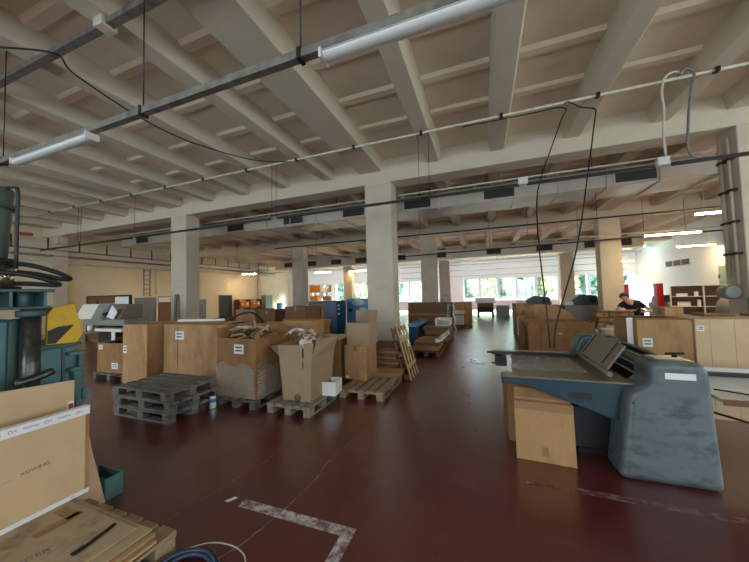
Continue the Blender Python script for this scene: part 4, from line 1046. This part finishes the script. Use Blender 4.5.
lb = thing('wooden_batten', 'short upright wooden batten leaning on the farther left column', 'batten', (-11.72, 8.4, 0))
MB().box(-.06, .06, -.03, .03, 0, 1.95, Matrix.Rotation(R(-3), 4, 'X')).build('batten', M['guard_brown'], lb)

# boxes behind the bulk boxes
carton('big brown carton behind the film-wrapped box, its corner torn', (-6.24, 6.9, 0), 0, .68, .8, 1.40, 'card_b', True, {'back': -86}, labels=[])
carton('dark brown carton behind the pale waste paper boxes', (-5.56, 6.95, 0), 0, .56, .8, 1.38, 'card_in')
carton('dark closed carton standing in front of the dark blue cabinet', (-4.42, 6.6, 0), 0, .6, .7, 1.48, 'card_in')
carton('low wide carton with cream flaps behind the open waste paper box', (-4.0, 5.75, 0), .03, 1.3, .62, 1.0, 'card_b', True, {'front': -20, 'back': 10, 'right': 15}, fl=.2, labels=[])
carton('tan upright carton with pale torn side behind the waste paper', (-3.42, 5.15, 0), -.05, .66, .42, 1.16, 'card', True, {'right': 4, 'front': 2}, fl=.1)
carton('tan carton with a small label beside the stacked boxes', (-2.88, 5.42, 0), 0, .5, .6, .88, 'card_b', labels=[('front', .02, .72, .12, .12)], tape=False)
tag(MB().box(-3.25, -2.62, 5.2, 5.8, .8825, .90).build('cardboard_sheet', M['card_l']), 'cream board sheet lying on the small labelled carton', 'cardboard sheet')
carton('long low carton behind the wide labelled bulk box', (-8.2, 7.2, 0), .05, 1.7, .8, 1.02, 'card_b', True, {'back': -86}, fl=.2)

# dark blue cabinet and light blue machine
bc = thing('machine_cabinet', 'dark blue steel cabinet with a brown panel behind the cartons', 'cabinet', (-6.4, 11.4, 0))
o = bc.location
MB(o).box(-7.1, -5.75, 11.0, 11.9, 0, 1.47).build('body', M['blue_cab'], bc, bevel=.015)
pn = MB(o).box(-6.95, -6.3, 10.985, 10.999, .6, 1.36).build('panel', M['card_b'], bc)
MB(o).tube([(-6.75, 10.97, .75), (-6.75, 10.97, 1.2), (-6.62, 10.97, 1.25), (-6.5, 10.97, 1.2), (-6.5, 10.97, .75)], .03, 6, 2).build('handle', M['ink'], pn)
for z in (.95, 1.15, 1.3): MB(o).box(-5.752, -5.745, 11.1, 11.3, z - .04, z + .04).build('label', M['paper'], bc)
MB(o).box(-7.15, -5.7, 10.95, 11.95, 1.4705, 1.5).build('lid', M['blue_cab'], bc)
lbm = thing('blue_machine', 'light blue machine hood with pale round panels beside the square column', 'machine', (-5.0, 12.8, 0))
o = lbm.location
MB(o).box(-6.0, -4.95, 12.5, 13.4, 0, 1.55).build('body', M['blue_light'], lbm, bevel=.03, seg=2)
MB(o).box(-4.93, -4.2, 12.5, 13.4, 0, 1.55).build('body_panel', M['blue_light'], lbm, bevel=.03, seg=2)
for x, w in ((-5.4, .3), (-4.55, .26)):
    MB(o).lathe([(w, 0), (w, .01), (0.01, .012)], 20, Matrix.Translation((x, 12.498, 1.36)) @ Matrix.Rotation(R(90), 4, 'X') @ Matrix.Scale(.5, 4, (0, 1, 0))).build('round_panel', M['frame_white'], lbm)
MB(o).box(-5.35, -5.05, 12.49, 12.499, 1.02, 1.14).build('label', M['paper'], lbm)
MB(o).box(-5.85, -5.7, 12.44, 12.499, .95, 1.1).build('latch', M['ink'], lbm)

# aisle side piles right of the square column
ub = thing('cardboard_sheet', 'dark brown board standing on edge behind the square column', 'cardboard sheet', (-1.95, 11.6, 0))
MB().box(-.9, .62, -.02, .02, 0, 1.36, Matrix.Rotation(R(-3), 4, 'X')).build('sheet', M['card_in'], ub)
MB().box(-.9, .62, -.04, -.021, .85, .93, Matrix.Rotation(R(-3), 4, 'X')).build('cross_strip', M['card_b'], ub)
bl = thing('blue_bench', 'long blue steel bench rail running back from the square column', 'bench', (-2.0, 9.0, 0))
o = bl.location
MB(o).box(-2.22, -1.93, 8.95, 10.8, .70, .80).build('rail', M['blue_light'], bl, bevel=.01)
MB(o).box(-2.2, -1.95, 8.97, 9.1, .0, .699).build('leg', M['blue_cab'], bl)
MB(o).box(-2.2, -1.95, 10.6, 10.75, .0, .699).build('leg', M['blue_cab'], bl)
def layer_pile(x0, x1, y0, y1, n, z, tpl, grp=None, mts=('card_b', 'card_in')):
    for i in range(n):
        dx = .03 * math.sin(i * 2.1 + x0); dy = .05 * math.sin(i * 1.3)
        t = thing('board_bundle', tpl % ['lowest', 'second', 'third', 'fourth', 'fifth', 'sixth'][i], 'board bundle', ((x0 + x1) / 2 + dx, (y0 + y1) / 2 + dy, z), .02 * math.sin(i * 3))
        w = (x1 - x0) / 2; d = (y1 - y0) / 2
        MB().box(-w, w, -d, d, 0, .10).build('bundle', M[mts[i % 2]], t, bevel=.008)
        MB().box(-w + .02, w + .03, -d + .02, d, .1005, .118).build('cover_sheet', M['card'], t)
        z += .1195
    return z
pallet('low brown pallet under the board pile beside the blue bench', 'pallet', (-1.55, 8.75, 0), 0, .8, 1.2, M['wood_brown'])
layer_pile(-1.9, -1.18, 8.2, 9.25, 2, .1455, '%s board bundle in the near pile beside the blue bench')
pallet('low brown pallet under the farther board pile beside the aisle', 'pallet', (-1.5, 10.35, 0), 0, .9, 1.2, M['wood_brown'])
layer_pile(-1.9, -1.1, 9.85, 10.9, 4, .1455, '%s board bundle in the farther pile beside the aisle')
t = thing('film_roll', 'roll of white film sagging over the edge of the near board pile', 'film roll', (-1.22, 8.9, .4))
MB().tube([(-.02, -.75, .03), (.06, -.4, .03), (.08, 0, .04), (.11, .4, .05), (.14, .7, .06)], .055, 8, 3).build('roll', M['paper'], t)
MB().tube([(.07, -.7, .1), (.1, -.3, .12), (.15, .1, .12), (.16, .5, .14)], .05, 8, 3).build('roll_end', M['film_dense'], t)
t = thing('plastic_crate', 'white plastic crate with a dark opening on the farther board pile', 'crate', (-1.3, 10.3, .627))
MB().box(-.25, .25, -.3, .3, 0, .04).box(-.25, -.2, -.3, .3, .04, .24).box(.2, .25, -.3, .3, .04, .24).box(-.2, .2, .25, .3, .04, .24).box(-.2, .2, -.3, -.25, .18, .24).build('crate', M['melamine'], t, bevel=.01)
rk = thing('paper_rack', 'brown rack with white paper layers at the edge of the aisle', 'rack', (-1.6, 13.1, 0))
for z in (.05, .35, .65, .95, 1.25): MB().box(-.35, .3, -.4, .4, z, z + .03).build('shelf', M['wood_brown'], rk)
for x in (-.37, .32): MB().box(x - .02, x + .02, -.4, .4, 0, 1.3).build('side_panel', M['wood_brown'], rk)
for i, z in enumerate((.0805, .3805, .6805, .9805)):
    t = thing('paper_stack', '%s white paper stack inside the brown rack by the aisle' % ['lowest', 'second', 'third', 'topmost'][i], 'paper stack', (-1.62, 13.08, z))
    MB().box(-.28, .26, -.38, .36, 0, .13).build('stack', M['melamine'], t, bevel=.01)
t = thing('plastic_bag', 'crumpled pale plastic bag on top of the brown paper rack', 'plastic bag', (-1.52, 13.0, 1.2815))
MB().lathe([(.05, 0), (.2, .02), (.24, .12), (.2, .22), (.12, .3), (.03, .36)], 14).build('bag', M['film_dense'], t)
t = thing('film_strip', 'white film hanging down the aisle side of the paper rack', 'film', (-1.2, 12.75, 0))
MB().grid(lambda u, v: (.03 * math.sin(u * 14) + .08 * u, -.12 + .35 * v + .05 * math.sin(u * 9), 1.2 - u * 1.1), 18, 6, .01).build('film', M['paper'], t)

# far aisle end
carton('big tan carton standing at the far end of the aisle beside the dark machine', (-1.15, 18.3, 0), 0, 1.0, .8, 1.12, 'card')
t = thing('paper_stack', 'low stack of white paper on a pallet before the far tan carton', 'paper stack', (-1.05, 15.2, .146))
MB().box(-.3, .1, -.3, .3, 0, .45).build('stack', M['melamine'], t, bevel=.01)
MB().box(-.3, .12, -.3, .3, .4505, .5).build('cover_sheet', M['card_b'], t)
MB().box(-.32, .14, -.3, .3, .501, .66).build('upper_stack', M['melamine'], t, bevel=.01)
pallet('small brown pallet under the white paper stack at the far aisle', 'pallet', (-1.0, 15.2, 0), 0, .9, .8, M['wood_brown'])
dm = thing('folding_machine', 'dark folding machine with a pale top at the end of the aisle', 'machine', (.1, 21.0, 0))
MB().box(-.5, .5, -.4, .5, .35, .95).build('body', M['ink'], dm, bevel=.03)
MB().box(-.6, .6, -.45, .5, .95, 1.28).build('top', M['off_white'], dm, bevel=.04, seg=2)
MB().box(-.5, .5, -.46, -.405, .7, .95).build('tray', M['wood_brown'], dm, bevel=.02)
for x in (-.45, .45): MB().box(x - .06, x + .06, -.35, .4, 0, .35).build('leg', M['dark_steel'], dm)
fc_ = thing('side_cabinet', 'small grey cabinet with a white top beside the dark folding machine', 'cabinet', (1.15, 21.0, 0))
MB().box(-.38, .38, -.35, .35, 0, .78).build('body', M['grey_enamel'], fc_)
MB().box(-.5, .5, -.4, .4, .782, .82).build('top', M['melamine'], fc_)
t = thing('office_chair', 'dark office chair by the far window', 'chair', (2.3, 21.8, 0))
MB().box(-.22, .22, -.22, .22, .42, .5).build('seat', M['black'], t, bevel=.03)
MB().box(-.2, .2, .2, .26, .55, 1.0).build('backrest', M['black'], t, bevel=.03)
MB().cyl((0, 0, .06), (0, 0, .42), .03, 8).build('post', M['dark_steel'], t)
MB().cyl((0, 0, 0), (0, 0, .06), .25, 10, .05).build('base', M['dark_steel'], t)
# machines under the windows
for (x, y, w, hh, lab) in ((3.0, 19.6, 1.1, 1.1, 'dark machine behind the bowed cardboard sheet'), (5.1, 18.9, 1.0, 1.15, 'dark green machine in front of the tan column')):
    t = thing('finishing_machine', lab, 'machine', (x, y, 0))
    MB().box(-w, w, -.4, .4, 0, .85).build('body', M['grey_enamel'], t, bevel=.03)
    MB().prism(rounded([(-w * .8, .86), (w * .6, .86), (w * .5, hh + .2), (-w * .2, hh + .3), (-w * .6, hh)], .08), 'y', -.35, .35).build('head', M['dark_green'], t, bevel=.03)
    MB().box(-w * 1.02, -w * .6, -.45, .1, .86, 1.05).build('feed_tray', M['off_white'], t, bevel=.02)
    MB().cyl((w * .3, -.4, hh), (w * .3, -.46, hh), .16, 14).build('hand_wheel', M['ink'], t)
# red racks
for i, (x, y, lab) in enumerate(((8.35, 19.0, 'taller red steel upright post nearest the open shelves'), (7.1, 19.4, 'red steel upright post beside the tan column'))):
    t = thing('steel_post', lab, 'steel post', (x, y, 0))
    MB().box(-.14, .12, -.16, .16, 0, 1.9).build('post', M['red_paint'], t, bevel=.01)
    MB().box(-.13, -.06, -.168, -.161, .1, 1.85).build('web', M['ink_red'], t)
    MB().box(-.25, .25, -.25, .25, 0, .03).build('base_plate', M['red_paint'], t)
gm_ = thing('finishing_machine', 'low dark green machine between the red posts and the shelves', 'machine', (9.6, 20.4, 0))
MB().box(-.95, .95, -.4, .4, 0, .9).build('body', M['grey_enamel'], gm_, bevel=.03)
MB().prism(rounded([(-.9, .91), (.9, .91), (.75, 1.2), (.2, 1.32), (-.8, 1.25)], .08), 'y', -.3, .3).build('head', M['dark_green'], gm_, bevel=.03)
MB().box(-.5, .5, -.5, -.405, .75, .92).build('feed_tray', M['off_white'], gm_)
# open shelves by the white wall
sh = thing('storage_shelf', 'open brown shelf unit with white boxes by the side wall', 'shelf', (9.0, 17.4, 0), -.4)
for x in (-.85, .18, .9): MB().box(x - .02, x + .02, -.25, .25, 0, 1.75).build('side_panel', M['melamine'], sh)
MB().box(-.83, .88, .23, .25, 0, 1.75).build('back_panel', M['wood_brown'], sh)
for z in (.3, .8, 1.25, 1.73): MB().box(-.83, .88, -.25, .23, z, z + .025).build('shelf_board', M['melamine'], sh)
for i, (x, z, w, hh, lab) in enumerate(((-.45, .8255, .4, .18, 'long white box on the middle board of the open shelves'), (.02, .8255, .1, .28, 'narrow white carton on the middle board of the open shelves'), (-.5, 1.2755, .35, .12, 'flat white box on the upper board of the open shelves'), (-.05, 1.2755, .12, .2, 'small white box standing on the upper board of the open shelves'), (-.3, .3255, .5, .12, 'white paper pile on the lowest board of the open shelves'))):
    t = thing('white_box', lab, 'box', (9.0 + x * math.cos(.4), 17.38 - x * math.sin(.4), z), -.4)
    MB().box(-w / 2, w / 2, -.2, .15, 0, hh).build('body', M['paper'], t, bevel=.005)
    MB().box(-w / 2 - .004, w / 2 + .004, -.204, .154, hh * .7, hh + .004).build('lid', M['melamine'], t)
gy = thing('drill_stand', 'grey round-shouldered machine beside the piped column', 'machine', (8.0, 13.0, 0))
MB().prism(rounded([(-.7, 0), (.5, 0), (.5, 1.2), (.1, 1.35), (-.55, 1.35), (-.7, 1.1)], .15), 'y', -.3, .3).build('body', M['grey_enamel'], gy, bevel=.04, seg=2)
MB().box(.0, .5, -.5, -.3, .9, 1.05).build('arm', M['galv'], gy)
bl2 = thing('machine_block', 'grey machine frame standing at the foot of the piped column', 'machine', (5.35, 7.9, 0))
MB().box(-.35, .6, -.35, .35, 0, 1.5).build('body', M['grey_enamel'], bl2, bevel=.05, seg=2)
MB().cyl((-.2, -.4, 1.35), (-.2, -.36, 1.35), .12, 14).build('hand_wheel', M['dark_steel'], bl2)
MB().box(-.3, .55, -.4, -.352, .9, 1.2).build('panel', M['galv'], bl2)

# left back: storage along the cream wall
ra = thing('storage_shelf', 'wooden shelf with orange goods along the cream wall', 'shelf', (-21.6, 22.9, 0))
for y in (-1.45, 0, 1.45): MB().box(-.3, .3, y - .03, y + .03, 0, 1.55).build('side_panel', M['wood_brown'], ra)
for z in (.1, .8, 1.5): MB().box(-.3, .3, -1.42, 1.42, z, z + .04).build('shelf_board', M['wood_brown'], ra)
for i, y in enumerate((-1.0, -.4, .5, 1.05)):
    t = thing('orange_box', '%s orange carton on the middle board of the wooden shelf' % ['nearest', 'second nearest', 'third nearest', 'farthest'][i], 'box', (-21.55, 22.9 + y, .8415))
    MB().box(-.22, .24, -.22, .22, 0, .5).build('body', M['orange'], t, bevel=.01)
    MB().box(.2405, .243, -.1, .1, .2, .35).build('label', M['paper'], t)
for y0, y1, mt, lab, z1 in ((25.0, 26.0, 'grey_green', 'pale grey locker by the cream wall', 1.9), (26.05, 27.5, 'wall', 'cream locker beside the pale grey locker', 1.85)):
    t = thing('steel_locker', lab, 'locker', (-21.6, (y0 + y1) / 2, 0))
    w = (y1 - y0) / 2
    MB().box(-.35, .3, -w, w, 0, z1).build('body', M[mt], t)
    MB().box(.3005, .32, -w + .03, w - .03, .05, z1 - .05).build('door', M[mt], t)
    MB().box(.321, .34, w - .2, w - .14, .9, 1.1).build('handle', M['ink'], t)
t = thing('plastic_drum', 'blue plastic drum in front of the cream locker', 'drum', (-20.0, 25.6, 0))
MB().lathe([(.28, 0), (.3, .05), (.3, .3), (.32, .32), (.3, .35), (.3, 1.0), (.27, 1.05), (.05, 1.06)], 18).build('drum', M['blue_light'], t)
rk = thing('storage_rack', 'tall steel rack with orange cartons before the end windows', 'rack', (-15.6, 26.9, 0))
for x in (-1.4, -.1, 1.2): MB().box(x - .04, x + .04, -.35, .35, 0, 2.9).build('upright', M['off_white'], rk)
for z in (.3, 1.15, 2.0, 2.85): MB().box(-1.36, 1.16, -.35, .35, z, z + .05).build('shelf_board', M['off_white'], rk)
for i, (x, z, w, hh, mt) in enumerate(((-.85, 2.0515, 1.0, .72, 'orange'), (-.9, 1.2015, .8, .5, 'orange'), (.55, 1.2015, .7, .45, 'card_b'), (.45, 2.0515, .45, .5, 'paper'), (-.7, .3515, .9, .55, 'card_b'), (1.0, 2.0515, .2, .7, 'card_b'))):
    t = thing('rack_carton', ['big orange carton at the top of the steel rack', 'orange carton in the middle of the steel rack', 'small brown carton in the middle of the steel rack', 'white carton at the top of the steel rack', 'brown carton at the bottom of the steel rack', 'narrow brown carton at the top end of the steel rack'][i], 'box', (-15.6 + x, 26.85, z))
    MB().box(-w / 2, w / 2, -.3, .3, 0, hh).build('body', M[mt], t, bevel=.008)
    MB().box(-.04, .04, -.301, .301, hh, hh + .002).build('tape', M['tape'], t)
# ================================================================= the worker
def skin(name, verts, edges, radii, mat_, parent=None, sub=2):
    me = bpy.data.meshes.new(name); me.from_pydata(verts, edges, []); me.update()
    o = bpy.data.objects.new(name, me); COL.objects.link(o)
    o.modifiers.new('skin', 'SKIN')
    if not me.skin_vertices:
        bpy.context.view_layer.objects.active = o
        me.attributes  # layer is made by the modifier in background too
    for i, r in enumerate(radii):
        rr = r if isinstance(r, tuple) else (r, r)
        me.skin_vertices[0].data[i].radius = rr
    me.skin_vertices[0].data[0].use_root = True
    s = o.modifiers.new('sub', 'SUBSURF'); s.levels = sub; s.render_levels = sub
    me.materials.append(mat_)
    if parent is not None: o.parent = parent
    return o
pe = thing('person', 'person in a black t-shirt leaning over the board bundles', 'person', (4.25, 11.3, 0))
# local frame: leans towards -y (the camera side) and -x
J = {'pelvis': (.34, .50, .95), 'waist': (.25, .36, 1.04), 'chest': (.12, .14, 1.17), 'upper': (.03, .03, 1.25), 'neck': (-.08, -.06, 1.33), 'head': (-.17, -.12, 1.40), 'crown': (-.22, -.14, 1.49),
     'shL': (.24, .04, 1.23), 'elL': (.46, -.14, 1.03), 'wrL': (.24, -.34, 1.015), 'haL': (.16, -.38, 1.015),
     'shR': (-.17, .06, 1.22), 'elR': (-.40, -.12, 1.03), 'wrR': (-.24, -.34, 1.015), 'haR': (-.17, -.38, 1.015),
     'hipL': (.44, .48, .90), 'knL': (.42, .40, .48), 'anL': (.44, .48, .09), 'toL': (.42, .34, .05),
     'hipR': (.24, .54, .90), 'knR': (.22, .46, .48), 'anR': (.24, .54, .09), 'toR': (.20, .40, .05)}
def chain(names, rad):
    return names, rad
def body(name, chains, mt, parent, sub=2):
    idx = {}; vs = []; rs = []; es = []
    for ch in chains:
        prev = None
        for nm, r in ch:
            if nm not in idx: idx[nm] = len(vs); vs.append(J[nm]); rs.append(r)
            if prev is not None: es.append((idx[prev], idx[nm]))
            prev = nm
    return skin(name, vs, es, rs, mt, parent, sub)
bd = body('body', [[('pelvis', .14), ('waist', .13), ('chest', .15), ('upper', .11), ('neck', .06), ('head', .09), ('crown', .075)],
                   [('upper', .11), ('shL', .06), ('elL', .045), ('wrL', .03), ('haL', .035)], [('upper', .11), ('shR', .06), ('elR', .045), ('wrR', .03), ('haR', .035)],
                   [('pelvis', .14), ('hipL', .09), ('knL', .06), ('anL', .04), ('toL', .04)], [('pelvis', .14), ('hipR', .09), ('knR', .06), ('anR', .04), ('toR', .04)]], M['skin'], pe)
J['collar'] = (-.035, -.02, 1.295); J['slL'] = (.36, -.06, 1.12); J['slR'] = (-.30, -.04, 1.12)
body('t_shirt', [[('pelvis', .165), ('waist', .155), ('chest', .175), ('upper', .15), ('collar', .085)], [('upper', .15), ('shL', .09), ('slL', .068)], [('upper', .15), ('shR', .09), ('slR', .068)]], M['shirt'], pe)
J['beltc'] = (.34, .50, .93)
body('trousers', [[('beltc', .15), ('hipL', .11), ('knL', .08), ('anL', .06)], [('beltc', .15), ('hipR', .11), ('knR', .08), ('anR', .06)]], M['trousers'], pe)
# hair cap, face features
hd = Vector((-.19, -.13, 1.445))
hm = Matrix.Translation(hd + Vector((.01, .03, .03))) @ Matrix.Rotation(R(-35), 4, 'X')
MB().lathe([(.112, -.03), (.116, .0), (.108, .04), (.08, .085), (.04, .11), (.01, .115)], 16, hm).build('hair', M['hair'], pe)
fd = Vector((-.45, -.8, -.45)).normalized()
sx = fd.cross(Vector((0, 0, 1))).normalized(); up_ = sx.cross(fd)
fc0 = hd + fd * .085 - up_ * .03
nb = MB().cyl(fc0 + up_ * .02, fc0 - up_ * .015 + fd * .025, .009, 8, .014).build('nose', M['skin'], pe)
for s in (-1, 1):
    MB().cyl(fc0 + up_ * .025 + sx * .032 * s - fd * .01, fc0 + up_ * .025 + sx * .032 * s + fd * .002, .011, 8).build('eye', M['ink'], pe)
    MB().lathe([(.022, -.006), (.026, 0), (.02, .006)], 10, Matrix.Translation(hd + sx * .095 * s + Vector((.02, .01, -.02))) @ sx.to_track_quat('Z', 'Y').to_matrix().to_4x4()).build('ear', M['skin'], pe)
MB().cyl(fc0 - up_ * .04 - sx * .02, fc0 - up_ * .04 + sx * .02, .006, 6).build('mouth', M['ink_brown'], pe)
# fingers
def hand(wr, ha, side):
    d = (Vector(J[ha]) - Vector(J[wr])).normalized(); s = d.cross(Vector((0, 0, 1))).normalized()
    for k, ln in enumerate((.065, .078, .07, .055)):
        b = Vector(J[ha]) + s * (.027 - .018 * k) + d * .015
        MB().tube([b, b + d * ln * .5 + Vector((0, 0, .006)), b + d * ln - Vector((0, 0, .018))], .0085, 6, 3).build('finger', M['skin'], bd)
    b = Vector(J[wr]) + s * .03 * side + d * .03
    MB().tube([b, b + s * .025 * side + d * .03, b + s * .03 * side + d * .065], .0095, 6, 3).build('thumb', M['skin'], bd)
hand('wrL', 'haL', 1); hand('wrR', 'haR', -1)

# ================================================================= daylight, world, camera
def area(name, loc, rot, sx, sy, power, col):
    l = bpy.data.lights.new(name, 'AREA'); l.shape = 'RECTANGLE'; l.size = sx; l.size_y = sy; l.energy = power; l.color = col
    o = bpy.data.objects.new(name, l); COL.objects.link(o); o.location = loc; o.rotation_euler = rot
    return o
DAY = (.78, .88, 1.0)
# sky light falling through each window band; lamps hang outside, two front ones are added fill
area('daylight_back', (2.4, 32.2, 5.2), (R(-52), 0, 0), 9.5, 3.0, 34000, DAY)
area('daylight_back', (-7.0, 32.2, 5.2), (R(-52), 0, 0), 7, 3.0, 18000, DAY)
area('daylight_back', (-15.0, 32.2, 5.2), (R(-52), 0, 0), 7, 3.0, 14000, DAY)
for (a, b, lo, hi), p in zip(RIGHT, (260, 380)):
    area('daylight_right', (XR + .6, (a + b) / 2, (lo + hi) / 2), (0, R(90), 0), hi - lo, b - a, p, (.98, .98, 1.0))
for (a, b, lo, hi), p in zip(FRONT, (800, 600, 450)):
    area('daylight_fill_front', ((a + b) / 2, YF - .6, (lo + hi) / 2), (R(90), 0, 0), b - a, hi - lo, p, DAY)  # first two are fill for the left side, through the added windows

w = bpy.data.worlds.new('sky'); S.world = w; w.use_nodes = True
nt = w.node_tree; bg = nt.nodes['Background']
bg.inputs['Color'].default_value = (.70, .86, 1.0, 1); bg.inputs['Strength'].default_value = 1.5

cam = bpy.data.cameras.new('camera'); co = bpy.data.objects.new('camera', cam); COL.objects.link(co)
f, W_, H_ = 295.0, 749, 562
cam.sensor_fit = 'HORIZONTAL'; cam.sensor_width = 36; cam.lens = f / W_ * 36; cam.clip_start = .05; cam.clip_end = 300
right = Vector((0.93823165, 0.34501472, -0.02619568)); upv = Vector((0.03957752, -0.03179859, 0.9987104)); fwd = Vector((-0.34373681, 0.93805847, 0.04348927))
mw = Matrix((right, upv, -fwd)).transposed().to_4x4(); mw.translation = (0, 0, 1.75)
co.matrix_world = mw
S.camera = co
S.view_settings.view_transform = 'Standard'; S.view_settings.look = 'None'; S.view_settings.gamma = 1; S.view_settings.use_curve_mapping = False
S.view_settings.exposure = 0.24
c = S.cycles
c.use_denoising = True; c.max_bounces = 8; c.diffuse_bounces = 5; c.glossy_bounces = 4; c.transparent_max_bounces = 12
c.caustics_reflective = True; c.blur_glossy = 0.5; c.caustics_refractive = False; c.sample_clamp_indirect = 6
